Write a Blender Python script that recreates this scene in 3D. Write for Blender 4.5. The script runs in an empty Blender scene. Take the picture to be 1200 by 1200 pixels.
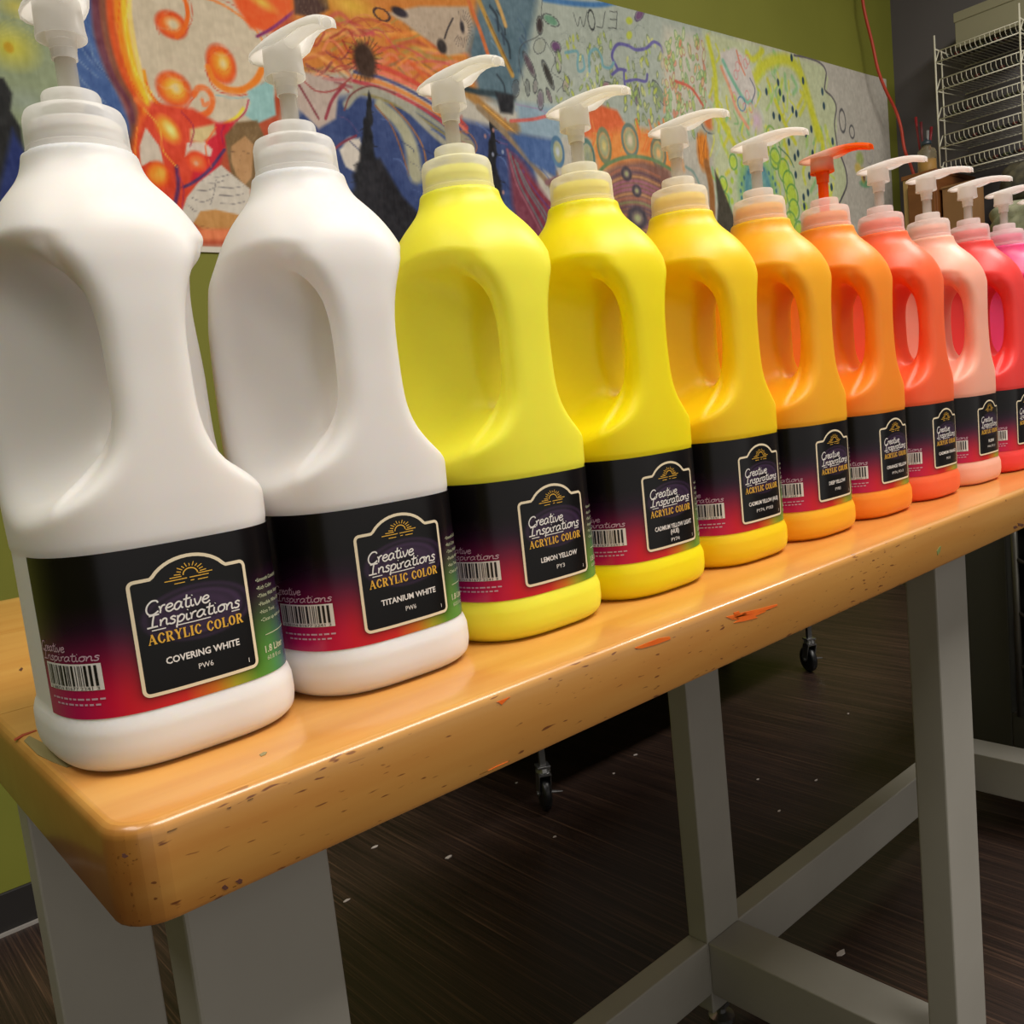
import bpy, bmesh, math, random
import numpy as np
from mathutils import Vector, Matrix

random.seed(7)
rng = np.random.default_rng(11)
scene = bpy.context.scene
COL = scene.collection

# ------------------------------------------------------------------ camera
CAM_POS = Vector((-0.06679, -0.28603, 0.12016))
YAW, PITCH, ROLL, FPX = 40.5277, -6.8619, -6.1499, 1025.49


def cam_axes():
    y, p, r = [math.radians(a) for a in (YAW, PITCH, ROLL)]
    fw = Vector((math.sin(y) * math.cos(p), math.cos(y) * math.cos(p), math.sin(p)))
    rt = fw.cross(Vector((0, 0, 1))).normalized()
    up = rt.cross(fw)
    return fw, math.cos(r) * rt + math.sin(r) * up, -math.sin(r) * rt + math.cos(r) * up


FW, RT, UP = cam_axes()
cam_data = bpy.data.cameras.new('camera')
cam = bpy.data.objects.new('camera', cam_data)
COL.objects.link(cam)
cam.matrix_world = Matrix((
    (RT.x, UP.x, -FW.x, CAM_POS.x),
    (RT.y, UP.y, -FW.y, CAM_POS.y),
    (RT.z, UP.z, -FW.z, CAM_POS.z),
    (0, 0, 0, 1)))
cam_data.sensor_width = 36.0
cam_data.lens = 36.0 * FPX / 1200.0
cam_data.clip_start = 0.01
scene.camera = cam

# ------------------------------------------------------------------ colour management, world, lights
scene.view_settings.view_transform = 'Standard'
scene.view_settings.look = 'None'
scene.view_settings.exposure = 0.0
scene.view_settings.gamma = 1.0
scene.view_settings.use_curve_mapping = False

world = bpy.data.worlds.new('world')
scene.world = world
world.use_nodes = True
world.node_tree.nodes['Background'].inputs[0].default_value = (1.0, 0.95, 0.88, 1)
world.node_tree.nodes['Background'].inputs[1].default_value = 0.60

FLOOR_Z, CEIL_Z = -0.66, 1.98
WALL_Y, WALL_X = 1.36, 3.545
ROOM_X0, ROOM_Y0 = -2.6, -2.6


def area(name, loc, size, power, col=(1.0, 0.95, 0.88), target=None):
    d = bpy.data.lights.new(name, 'AREA')
    d.shape = 'RECTANGLE'
    d.size, d.size_y = size
    d.energy = power
    d.color = col
    o = bpy.data.objects.new(name, d)
    COL.objects.link(o)
    o.location = loc
    if target is not None:
        o.rotation_euler = (Vector(target) - Vector(loc)).to_track_quat('-Z', 'Y').to_euler()
    return o


area('ceiling_light_front', (0.75, -0.75, 1.93), (1.6, 0.7), 48)
area('ceiling_light_side', (-0.9, 0.1, 1.93), (0.7, 1.3), 17)
area('ceiling_light_far', (2.5, -0.4, 1.93), (1.0, 0.5), 36)


# ------------------------------------------------------------------ helpers
def lin(c):
    c = np.asarray(c, float) / 255.0
    return np.where(c <= 0.04045, c / 12.92, ((c + 0.055) / 1.055) ** 2.4)


def L4(c):
    v = lin(c)
    return (float(v[0]), float(v[1]), float(v[2]), 1.0)


def newmat(name):
    m = bpy.data.materials.new(name)
    m.use_nodes = True
    nt = m.node_tree
    return m, nt, nt.nodes, nt.links, nt.nodes['Principled BSDF']


def plain(name, rgb, rough=0.5, metal=0.0, spec=0.5, coat=0.0, sss=0.0, trans=0.0):
    m, nt, N, Lk, b = newmat(name)
    b.inputs['Base Color'].default_value = L4(rgb)
    b.inputs['Roughness'].default_value = rough
    b.inputs['Metallic'].default_value = metal
    b.inputs['Specular IOR Level'].default_value = spec
    b.inputs['Coat Weight'].default_value = coat
    if sss:
        b.inputs['Subsurface Weight'].default_value = sss
        b.inputs['Subsurface Radius'].default_value = (0.012, 0.009, 0.006)
        b.inputs['Subsurface Scale'].default_value = 1.0
    if trans:
        b.inputs['Transmission Weight'].default_value = trans
    return m


def noisy(name, rgb1, rgb2, scale=(5, 5, 5), rough=0.5, bump=0.0, detail=4, lo=0.35, hi=0.65, bscale=None):
    m, nt, N, Lk, b = newmat(name)
    tc = N.new('ShaderNodeTexCoord')
    mp = N.new('ShaderNodeMapping')
    mp.inputs['Scale'].default_value = scale
    nz = N.new('ShaderNodeTexNoise')
    nz.inputs['Scale'].default_value = 1.0
    nz.inputs['Detail'].default_value = detail
    rp = N.new('ShaderNodeValToRGB')
    rp.color_ramp.elements[0].position = lo
    rp.color_ramp.elements[1].position = hi
    rp.color_ramp.elements[0].color = L4(rgb1)
    rp.color_ramp.elements[1].color = L4(rgb2)
    Lk.new(tc.outputs['Object'], mp.inputs[0])
    Lk.new(mp.outputs[0], nz.inputs['Vector'])
    Lk.new(nz.outputs['Fac'], rp.inputs[0])
    Lk.new(rp.outputs[0], b.inputs['Base Color'])
    b.inputs['Roughness'].default_value = rough
    if bump:
        bp = N.new('ShaderNodeBump')
        bp.inputs['Strength'].default_value = bump
        bp.inputs['Distance'].default_value = 0.002
        Lk.new(nz.outputs['Fac'], bp.inputs['Height'])
        Lk.new(bp.outputs[0], b.inputs['Normal'])
    return m


def props(o, label=None, cat=None, group=None, kind=None):
    if label:
        o['label'] = label
    if cat:
        o['category'] = cat
    if group:
        o['group'] = group
    if kind:
        o['kind'] = kind
    return o


def thing(name, label, cat, loc=(0, 0, 0), group=None, rz=0.0):
    o = bpy.data.objects.new(name, None)
    o.empty_display_size = 0.05
    COL.objects.link(o)
    o.location = loc
    o.rotation_euler = (0, 0, rz)
    return props(o, label, cat, group)


def link(name, mesh, mats, parent=None, smooth=False):
    o = bpy.data.objects.new(name, mesh)
    COL.objects.link(o)
    if mats is not None:
        if not isinstance(mats, (list, tuple)):
            mats = [mats]
        if len(mesh.materials) == 0:
            for m in mats:
                mesh.materials.append(m)
    if parent is not None:
        o.parent = parent
    if smooth:
        mesh.polygons.foreach_set('use_smooth', [True] * len(mesh.polygons))
    return o


def objbm(name, bm, mats, parent=None, smooth=False):
    me = bpy.data.meshes.new(name)
    bm.normal_update()
    bm.to_mesh(me)
    bm.free()
    return link(name, me, mats, parent, smooth)


def add_box(bm, lo, hi, bev=0.0, segs=2):
    lo, hi = Vector(lo), Vector(hi)
    r = bmesh.ops.create_cube(bm, size=1.0)
    vs = r['verts']
    for v in vs:
        v.co = Vector([lo[i] + (v.co[i] + 0.5) * (hi[i] - lo[i]) for i in range(3)])
    if bev:
        es = list({e for v in vs for e in v.link_edges})
        bmesh.ops.bevel(bm, geom=es, offset=bev, segments=segs, affect='EDGES', profile=0.5)


def box(name, lo, hi, mat, parent=None, bev=0.0, segs=2):
    bm = bmesh.new()
    add_box(bm, lo, hi, bev, segs)
    return objbm(name, bm, mat, parent)


def add_tube(bm, pts, rad, n=8, cap=True):
    pts = [Vector(p) for p in pts]
    rads = rad if isinstance(rad, (list, tuple)) else [rad] * len(pts)
    rings = []
    prev = None
    for i, p in enumerate(pts):
        d = (pts[min(i + 1, len(pts) - 1)] - pts[max(i - 1, 0)]).normalized()
        if prev is None:
            a = Vector((0, 0, 1)) if abs(d.z) < 0.9 else Vector((1, 0, 0))
            u = d.cross(a).normalized()
        else:
            u = (prev - d * prev.dot(d)).normalized()
        prev = u
        w = d.cross(u)
        rings.append([bm.verts.new(p + rads[i] * (math.cos(2 * math.pi * k / n) * u + math.sin(2 * math.pi * k / n) * w)) for k in range(n)])
    for a, b in zip(rings, rings[1:]):
        for k in range(n):
            bm.faces.new((a[k], a[(k + 1) % n], b[(k + 1) % n], b[k]))
    if cap:
        bm.faces.new(rings[0][::-1])
        bm.faces.new(rings[-1])


def add_lathe(bm, prof, n=32, c=(0, 0, 0), closed=False, ribs=None, caps=True):
    """prof: list of (r, z); ribs(k, r, z) may modify radius"""
    c = Vector(c)
    rings = []
    for r, z in prof:
        ring = []
        for k in range(n):
            rr = ribs(k, r, z) if ribs else r
            a = 2 * math.pi * k / n
            ring.append(bm.verts.new(c + Vector((rr * math.cos(a), rr * math.sin(a), z))))
        rings.append(ring)
    seq = list(zip(rings, rings[1:]))
    if closed:
        seq.append((rings[-1], rings[0]))
    for a, b in seq:
        for k in range(n):
            bm.faces.new((a[k], a[(k + 1) % n], b[(k + 1) % n], b[k]))
    if not closed and caps:
        if prof[0][0] > 1e-5:
            bm.faces.new(rings[0][::-1])
        if prof[-1][0] > 1e-5:
            bm.faces.new(rings[-1])


# ------------------------------------------------------------------ room
wall_green = noisy('green_wall_paint', (118, 120, 36), (124, 126, 40), (3, 3, 3), 0.75, 0.03)
wall_grey = noisy('grey_wall_paint', (92, 88, 90), (97, 93, 95), (3, 3, 3), 0.8)
ceil_m = plain('ceiling_white', (215, 210, 198), 0.9)


def floor_mat():
    m, nt, N, Lk, b = newmat('dark_striated_floor')
    tc = N.new('ShaderNodeTexCoord')
    out = None
    facs = []
    for sc, seed in (((230, 3.0, 1), 0.0), ((700, 5.5, 1), 7.0)):
        mp = N.new('ShaderNodeMapping')
        mp.inputs['Scale'].default_value = sc
        mp.inputs['Location'].default_value = (seed, seed, 0)
        nz = N.new('ShaderNodeTexNoise')
        nz.inputs['Scale'].default_value = 1.0
        nz.inputs['Detail'].default_value = 3
        Lk.new(tc.outputs['Object'], mp.inputs[0])
        Lk.new(mp.outputs[0], nz.inputs['Vector'])
        facs.append(nz.outputs['Fac'])
    mix = N.new('ShaderNodeMath')
    mix.operation = 'MULTIPLY_ADD'
    mix.inputs[1].default_value = 0.5
    Lk.new(facs[0], mix.inputs[0])
    h = N.new('ShaderNodeMath')
    h.operation = 'MULTIPLY'
    h.inputs[1].default_value = 0.5
    Lk.new(facs[1], h.inputs[0])
    Lk.new(h.outputs[0], mix.inputs[2])
    rp = N.new('ShaderNodeValToRGB')
    e = rp.color_ramp.elements
    e[0].position, e[0].color = 0.36, L4((32, 23, 20))
    e[1].position, e[1].color = 0.72, L4((104, 78, 61))
    mid = rp.color_ramp.elements.new(0.54)
    mid.color = L4((54, 39, 33))
    Lk.new(mix.outputs[0], rp.inputs[0])
    Lk.new(rp.outputs[0], b.inputs['Base Color'])
    b.inputs['Roughness'].default_value = 0.42
    bp = N.new('ShaderNodeBump')
    bp.inputs['Strength'].default_value = 0.15
    bp.inputs['Distance'].default_value = 0.001
    Lk.new(mix.outputs[0], bp.inputs['Height'])
    Lk.new(bp.outputs[0], b.inputs['Normal'])
    return m


props(box('floor', (ROOM_X0, ROOM_Y0, FLOOR_Z - 0.05), (WALL_X + 0.05, WALL_Y + 0.05, FLOOR_Z), floor_mat()), kind='structure')
props(box('ceiling', (ROOM_X0, ROOM_Y0, CEIL_Z), (WALL_X + 0.05, WALL_Y + 0.05, CEIL_Z + 0.05), ceil_m), kind='structure')
props(box('wall_back', (ROOM_X0, WALL_Y, FLOOR_Z), (WALL_X + 0.05, WALL_Y + 0.05, CEIL_Z), wall_green), kind='structure')
props(box('wall_right', (WALL_X, ROOM_Y0, FLOOR_Z), (WALL_X + 0.05, WALL_Y, CEIL_Z), wall_grey), kind='structure')
props(box('wall_left', (ROOM_X0 - 0.05, ROOM_Y0, FLOOR_Z), (ROOM_X0, WALL_Y + 0.05, CEIL_Z), wall_green), kind='structure')
props(box('baseboard_back', (ROOM_X0, WALL_Y - 0.006, FLOOR_Z), (WALL_X, WALL_Y, FLOOR_Z + 0.070), plain('black_rubber_base', (34, 31, 30), 0.55), bev=0.002), kind='structure')
props(box('toe_reflection_1', (ROOM_X0, WALL_Y - 0.012, FLOOR_Z), (WALL_X, WALL_Y - 0.006, FLOOR_Z + 0.005), plain('toe_reflection_grey', (150, 145, 140), 0.5)), kind='structure')  # reflection along the baseboard toe, drawn as a pale grey strip
props(box('baseboard_right', (WALL_X - 0.006, ROOM_Y0, FLOOR_Z), (WALL_X, WALL_Y - 0.012, FLOOR_Z + 0.070), plain('black_rubber_base_side', (34, 31, 30), 0.55), bev=0.002), kind='structure')


# ------------------------------------------------------------------ paint bottles
def interp(z, xs, ys):
    return np.interp(z, xs, ys)


ZK = [0.000, 0.004, 0.010, 0.017, 0.0205, 0.0225, 0.0835, 0.0855, 0.100, 0.125, 0.150, 0.170, 0.190, 0.199, 0.206, 0.212, 0.217, 0.2215, 0.225, 0.228, 0.2315, 0.236]
HX = [.0455, .0470, .0478, .0477, .0468, .0458, .0458, .0463, .0468, .0472, .0474, .0472, .0448, .0408, .0380, .0350, .0318, .0280, .0250, .0232, .0222, .0212]
HF = [.0480, .0495, .0503, .0502, .0492, .0482, .0482, .0487, .0487, .0480, .0474, .0474, .0466, .0452, .0424, .0386, .0345, .0300, .0262, .0238, .0224, .0212]
HB = [.0480, .0495, .0503, .0502, .0492, .0482, .0482, .0487, .0488, .0486, .0486, .0482, .0462, .0432, .0405, .0370, .0332, .0292, .0258, .0236, .0224, .0212]
YH, ZC = -0.024, 0.1490
# smooth the shoulder profile (the foot and the label step stay crisp)
_zf = np.linspace(0, 0.236, 473)


def _smooth(v):
    f = np.interp(_zf, ZK, v)
    k = np.exp(-0.5 * (np.arange(-14, 15) / 5.5) ** 2)
    k /= k.sum()
    g = np.convolve(np.pad(f, 14, mode='edge'), k, mode='valid')
    m = np.clip((_zf - 0.088) / 0.010, 0, 1)
    return f * (1 - m) + g * m


HX, HF, HB = _smooth(HX), _smooth(HF), _smooth(HB)
ZK = _zf


def smax(a, b, k):
    h = np.clip(0.5 + 0.5 * (a - b) / k, 0, 1)
    return b + (a - b) * h + k * h * (1 - h)


def body_field(x, y, z):
    hx = interp(z, ZK, HX)
    hy = np.where(y < 0, interp(z, ZK, HF), interp(z, ZK, HB))
    n = interp(z, [0, 0.10, 0.19, 0.225], [3.1, 3.0, 2.5, 2.0])
    ax = np.abs(x)
    e = ((ax / hx) ** n + (np.abs(y) / hy) ** n + 1e-12) ** (1 / n) - 1
    body = e * hx
    body = smax(body, -z, 0.007)
    body = smax(body, z - 0.236, 0.001)
    # the back of the grip is a little wider than the front
    A = interp(z, [0.086, 0.175, 0.195, 0.216], [0, 1, 1, 0])
    A = A * A * (3 - 2 * A)
    g = (ax - (0.0420 + 0.31 * y + (1 - A) * 0.034)) * 0.95
    body = smax(body, g, 0.009)
    # bowl-shaped recess on both sides, leaving a slim column in front
    tz = np.abs(z - ZC) / 0.0530
    t = np.where(y > YH, (y - YH) / 0.043, (YH - y) / 0.036)
    q = (t ** 2.7 + tz ** np.where(z < ZC, 4.8, 6.0) + 0.0006) ** (1 / 2.7)
    bowl = 0.0010 + 0.0475 * q ** 1.0
    front = 0.0152 + np.where(z < ZC, 0.036 * tz ** 4.0, 0.024 * tz ** 3.0) + 0.06 * np.clip((y + 0.0365) / 0.010, 0, 1) ** 2
    w = -smax(-bowl, -front, 0.007)
    r = (ax - w) * 0.80
    body = smax(body, r, 0.0065)
    qh = np.sqrt(((y - (YH + 0.0005)) / 0.0105) ** 2 + ((z - 0.1535) / 0.035) ** 2)
    hole = (1 - qh) * 0.0105
    body = smax(body, hole, 0.004)
    return body


def surface_nets(f, lo, hi, h):
    axs = [np.arange(lo[i], hi[i] + h, h) for i in range(3)]
    X, Y, Z = np.meshgrid(*axs, indexing='ij')
    V = f(X, Y, Z)
    S = V < 0
    nx, ny, nz = V.shape
    cs = np.zeros((nx - 1, ny - 1, nz - 1), int)
    corners = [(i, j, k) for i in (0, 1) for j in (0, 1) for k in (0, 1)]
    for c in corners:
        cs += S[c[0]:nx - 1 + c[0], c[1]:ny - 1 + c[1], c[2]:nz - 1 + c[2]]
    act = (cs > 0) & (cs < 8)
    idx = -np.ones(act.shape, int)
    ids = np.argwhere(act)
    idx[act] = np.arange(len(ids))
    acc = np.zeros((len(ids), 3))
    cnt = np.zeros(len(ids))
    for a in range(8):
        for b in range(a + 1, 8):
            ca, cb = np.array(corners[a]), np.array(corners[b])
            if np.abs(ca - cb).sum() != 1:
                continue
            pa, pb = ids + ca, ids + cb
            va, vb = V[tuple(pa.T)], V[tuple(pb.T)]
            m = (va < 0) != (vb < 0)
            t = va[m] / (va[m] - vb[m])
            acc[m] += pa[m] + (pb[m] - pa[m]) * t[:, None]
            cnt[m] += 1
    P = acc / cnt[:, None] * h + np.array([a[0] for a in axs])
    for _ in range(4):
        e = 2e-4
        x, y, z = P.T
        v = f(x, y, z)
        g = np.stack([(f(x + e, y, z) - f(x - e, y, z)), (f(x, y + e, z) - f(x, y - e, z)), (f(x, y, z + e) - f(x, y, z - e))], 1) / (2 * e)
        st = -(v / (np.maximum((g * g).sum(1), 0.05)))[:, None] * g
        ln = np.linalg.norm(st, axis=1)[:, None]
        P = P + st * np.minimum(1, h * 0.6 / np.maximum(ln, 1e-9))
    faces = []
    for ax in range(3):
        o = [(1, 2), (2, 0), (0, 1)][ax]
        sl0 = [slice(1, -1)] * 3
        sl0[ax] = slice(0, -1)
        sl1 = list(sl0)
        sl1[ax] = slice(1, None)
        A, B = S[tuple(sl0)], S[tuple(sl1)]
        cr = np.argwhere(A != B)
        if len(cr) == 0:
            continue
        base = cr.copy()
        base[:, o[0]] += 1
        base[:, o[1]] += 1
        inside = A[tuple(cr.T)]

        def at(da, db):
            q = base.copy()
            q[:, o[0]] += da
            q[:, o[1]] += db
            return idx[tuple(q.T)]
        f4 = np.stack([at(-1, -1), at(0, -1), at(0, 0), at(-1, 0)], 1)
        f4[~inside] = f4[~inside][:, ::-1]
        faces.append(f4)
    return P, np.concatenate(faces)


def mesh_np(name, P, F):
    me = bpy.data.meshes.new(name)
    me.vertices.add(len(P))
    me.vertices.foreach_set('co', np.asarray(P, np.float32).ravel())
    me.loops.add(F.size)
    me.loops.foreach_set('vertex_index', F.astype(np.int32).ravel())
    me.polygons.add(len(F))
    me.polygons.foreach_set('loop_start', np.arange(0, F.size, 4, dtype=np.int32))
    me.polygons.foreach_set('use_smooth', np.ones(len(F), bool))
    me.update()
    me.validate()
    return me


BP, BF = surface_nets(body_field, (-0.052, -0.055, -0.004), (0.052, 0.055, 0.240), 0.0017)
body_mesh = mesh_np('bottle_body', BP, BF)

# neck under the cap, in the colour of the bottle
bm = bmesh.new()
add_lathe(bm, [(.0212, .2352), (.0190, .2366), (.0172, .2372), (.0172, .2400), (.0178, .2406), (.0172, .2412), (.0172, .2432), (.0178, .2438), (.0172, .2444), (.0172, .2470), (.0160, .2482), (.0, .2482)], 40)
neck_mesh = bpy.data.meshes.new('neck')
bm.to_mesh(neck_mesh)
bm.free()

# screw cap with fine knurling and collar
NR = 120


def ribs(k, r, z):
    if .2362 < z < .2505 and r > .0180:
        return r + (0.00022 if k % 2 else -0.00006)
    return r


bm = bmesh.new()
add_lathe(bm, [(.0183, .2400), (.0184, .2360), (.0192, .2358), (.0194, .2364), (.0193, .2385), (.0190, .2388), (.0187, .2492), (.0185, .2508), (.0178, .2524), (.0160, .2532), (.0114, .2538),
               (.0111, .2545), (.0109, .2590), (.0104, .2600), (.0060, .2602), (.0046, .2600), (.0043, .2560)], NR, ribs=ribs, caps=False)
cap_mesh = bpy.data.meshes.new('cap')
bm.to_mesh(cap_mesh)
bm.free()

bm = bmesh.new()
add_lathe(bm, [(.0030, .2500), (.0040, .2500), (.0040, .2765), (.0030, .2765)], 24, closed=True)
stem_mesh = bpy.data.meshes.new('stem')
bm.to_mesh(stem_mesh)
bm.free()


def head_mesh_make():
    bm = bmesh.new()
    # socket with rings, outer skirt
    add_lathe(bm, [(.0041, .2735), (.0048, .2735), (.0049, .2770), (.0051, .2772), (.0052, .2800), (.0055, .2803), (.0057, .2850), (.0060, .2945), (.0045, .2945), (.0041, .2850)], 28, closed=True)
    add_lathe(bm, [(.0088, .2812), (.0094, .2812), (.0095, .2820), (.0091, .2845), (.0088, .2950), (.0080, .2950), (.0083, .2840)], 32, closed=True)
    # lever: an inverted trough lofted from the back lip to the spout tip
    secs = [(.0172, .0040, .2938, .0018), (.0162, .0074, .2942, .0022), (.0140, .0100, .2948, .0026), (.0100, .0114, .2955, .0030), (.0040, .0116, .2962, .0036),
            (-.0030, .0108, .2969, .0046), (-.0090, .0094, .2975, .0062), (-.0150, .0078, .2978, .0060), (-.0200, .0066, .2977, .0050), (-.0260, .0058, .2972, .0044),
            (-.0320, .0052, .2962, .0042), (-.0370, .0048, .2949, .0042), (-.0405, .0045, .2936, .0044), (-.0418, .0042, .2928, .0044)]
    th = 0.0007

    def ring(y, w, zt, d, off):
        w2, z2 = max(w - off, 0.0004), zt - off
        pts = []
        zb = zt - d
        pts.append((-w2, zb))
        pts.append((-w2, zb + d * 0.45))
        for a in (150, 120, 90, 60, 30):
            ca, sa = math.cos(math.radians(a)), math.sin(math.radians(a))
            pts.append((w2 * 0.98 * np.sign(ca) * abs(ca) ** 0.55, z2 - 0.0022 + 0.0022 * sa ** 0.8))
        pts.append((w2, zb + d * 0.45))
        pts.append((w2, zb))
        return [bm.verts.new((x, y, z)) for x, z in pts]
    outer = [ring(*s, 0) for s in secs]
    inner = [ring(*s, th) for s in secs]
    n = len(outer[0])
    for R, flip in ((outer, False), (inner, True)):
        for a, b in zip(R, R[1:]):
            for k in range(n - 1):
                f = (a[k], a[k + 1], b[k + 1], b[k])
                bm.faces.new(f if not flip else f[::-1])
    for o, i in zip(zip(outer, outer[1:]), zip(inner, inner[1:])):
        for k in (0, n - 1):
            f = (o[0][k], o[1][k], i[1][k], i[0][k])
            bm.faces.new(f if k == 0 else f[::-1])
    bm.faces.new(outer[0])
    for k in range(n - 1):
        bm.faces.new((outer[-1][k], outer[-1][k + 1], inner[-1][k + 1], inner[-1][k]))
    # spout outlet tube under the tip
    add_tube(bm, [(0, -.006, .2942), (0, -.020, .2945), (0, -.032, .2932), (0, -.0414, .2902)], [.0030, .0028, .0024, .0022], 12)
    bmesh.ops.recalc_face_normals(bm, faces=bm.faces)
    me = bpy.data.meshes.new('pump_head')
    bm.to_mesh(me)
    bm.free()
    return me


head_mesh = head_mesh_make()
for me in (neck_mesh, cap_mesh, stem_mesh, head_mesh):
    me.polygons.foreach_set('use_smooth', [True] * len(me.polygons))


def set_sharp(me, ang=40):
    bm = bmesh.new()
    bm.from_mesh(me)
    for e in bm.edges:
        if len(e.link_faces) == 2 and e.calc_face_angle(0) > math.radians(ang):
            e.smooth = False
    bm.to_mesh(me)
    bm.free()


for me in (cap_mesh, head_mesh, stem_mesh):
    set_sharp(me)


def plastic(name, rgb, clear, rough=0.35):
    m, nt, N, Lk, b = newmat(name)
    b.inputs['Base Color'].default_value = L4(rgb)
    b.inputs['Roughness'].default_value = rough
    tl = N.new('ShaderNodeBsdfTranslucent')
    tl.inputs[0].default_value = L4(rgb)
    m1 = N.new('ShaderNodeMixShader')
    m1.inputs[0].default_value = 0.60
    Lk.new(b.outputs[0], m1.inputs[1])
    Lk.new(tl.outputs[0], m1.inputs[2])
    tr = N.new('ShaderNodeBsdfTransparent')
    m2 = N.new('ShaderNodeMixShader')
    m2.inputs[0].default_value = clear
    Lk.new(m1.outputs[0], m2.inputs[1])
    Lk.new(tr.outputs[0], m2.inputs[2])
    out = N['Material Output']
    Lk.new(m2.outputs[0], out.inputs[0])
    return m


cap_plastic = plastic('frosted_cap_plastic', (255, 254, 252), 0.46)
head_plastic = plastic('milky_pump_plastic', (255, 254, 252), 0.24, 0.3)
stem_plastic = plastic('clear_stem_plastic', (226, 222, 216), 0.60, 0.12)
orange_head = plastic('orange_stained_pump_plastic', (255, 142, 40), 0.10, 0.25)
_nt = orange_head.node_tree
_tc = _nt.nodes.new('ShaderNodeTexCoord')
_sp = _nt.nodes.new('ShaderNodeSeparateXYZ')
_nt.links.new(_tc.outputs['Object'], _sp.inputs[0])
_a = _nt.nodes.new('ShaderNodeMapRange')      # the spout is full of orange paint
_a.inputs['From Min'].default_value, _a.inputs['From Max'].default_value = -0.008, -0.024
_nt.links.new(_sp.outputs['Y'], _a.inputs['Value'])
_b = _nt.nodes.new('ShaderNodeMapRange')      # and so is the lower socket
_b.inputs['From Min'].default_value, _b.inputs['From Max'].default_value = 0.2885, 0.2815
_nt.links.new(_sp.outputs['Z'], _b.inputs['Value'])
_c = _nt.nodes.new('ShaderNodeMath')
_c.operation = 'MAXIMUM'
_nt.links.new(_a.outputs[0], _c.inputs[0])
_nt.links.new(_b.outputs[0], _c.inputs[1])
_m = _nt.nodes.new('ShaderNodeMix')
_m.data_type = 'RGBA'
_m.inputs['A'].default_value = L4((250, 222, 206))
_m.inputs['B'].default_value = L4((255, 140, 36))
_nt.links.new(_c.outputs[0], _m.inputs['Factor'])
for _n in _nt.nodes:
    if _n.bl_idname == 'ShaderNodeBsdfPrincipled':
        _nt.links.new(_m.outputs['Result'], _n.inputs['Base Color'])
    if _n.bl_idname == 'ShaderNodeBsdfTranslucent':
        _nt.links.new(_m.outputs['Result'], _n.inputs[0])
orange_stem = plastic('orange_filled_stem_plastic', (255, 120, 10), 0.05, 0.2)

# ---- label -----------------------------------------------------------
LHX, LHY, LN = .0458, .0482, 3.1
LZ0, LZ1, LU = 0.0226, 0.0834, 0.0685
_th = np.linspace(-np.pi, np.pi, 6001)
_c, _s = np.sin(_th), -np.cos(_th)
_lx = LHX * np.sign(_c) * np.abs(_c) ** (2 / LN)
_ly = LHY * np.sign(_s) * np.abs(_s) ** (2 / LN)
_u = np.concatenate([[0], np.cumsum(np.hypot(np.diff(_lx), np.diff(_ly)))])
_u -= _u[3000]


def lab(u, z, off):
    """label coordinates (metres along the wrap, height) to a point on the bottle"""
    u = np.asarray(u, float)
    x, y = np.interp(u, _u, _lx), np.interp(u, _u, _ly)
    e = 2e-4
    tx = np.interp(u + e, _u, _lx) - np.interp(u - e, _u, _lx)
    ty = np.interp(u + e, _u, _ly) - np.interp(u - e, _u, _ly)
    ln = np.hypot(tx, ty)
    return np.stack([x + ty / ln * off, y - tx / ln * off, np.asarray(z, float) + 0 * u], -1)


def badge_outline(grow=0.0):
    x0, x1, z0, z1 = -22.3, 22.3, 28.0, 71.0
    pts = []

    def arc(cx, cz, r, a0, a1, n=6):
        for k in range(n + 1):
            a = math.radians(a0 + (a1 - a0) * k / n)
            pts.append((cx + r * math.cos(a), cz + r * math.sin(a)))
    arc(x0 + 2.2, z0 + 2.2, 2.2, 180, 270)
    arc(x1 - 2.2, z0 + 2.2, 2.2, 270, 360)
    arc(x1 - 2.0, z1 - 2.0, 2.0, 0, 90)
    pts.append((14.6, z1 + 0.1))
    for k in range(15):
        a = math.radians(30 + 120 * k / 14)
        R = 15.6
        pts.append((R * math.cos(a), z1 + 0.9 + (math.sin(a) - 0.5) * 2 * 5.6))
    pts.append((-14.6, z1 + 0.1))
    arc(x0 + 2.0, z1 - 2.0, 2.0, 90, 180)
    out = []
    for a, b in zip(pts, pts[1:] + pts[:1]):
        n = max(1, int(math.hypot(b[0] - a[0], b[1] - a[1]) / 2.0))
        out += [(a[0] + (b[0] - a[0]) * k / n, a[1] + (b[1] - a[1]) * k / n) for k in range(n)]
    return np.array(out) / 1000.0


BADGE = badge_outline()


def poly_dist(px, pz, poly):
    """signed distance (positive inside) to a polygon"""
    d = np.full(px.shape, 1e9)
    ins = np.zeros(px.shape, bool)
    for (x0, z0), (x1, z1) in zip(poly, np.roll(poly, -1, axis=0)):
        ex, ez = x1 - x0, z1 - z0
        t = np.clip(((px - x0) * ex + (pz - z0) * ez) / (ex * ex + ez * ez + 1e-18), 0, 1)
        d = np.minimum(d, np.hypot(px - x0 - t * ex, pz - z0 - t * ez))
        c = ((z0 > pz) != (z1 > pz)) & (px < (x1 - x0) * (pz - z0) / (z1 - z0 + 1e-18) + x0)
        ins ^= c
    return np.where(ins, d, -d)


def sstep(a, b, x):
    t = np.clip((x - a) / (b - a), 0, 1)
    return t * t * (3 - 2 * t)


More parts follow.
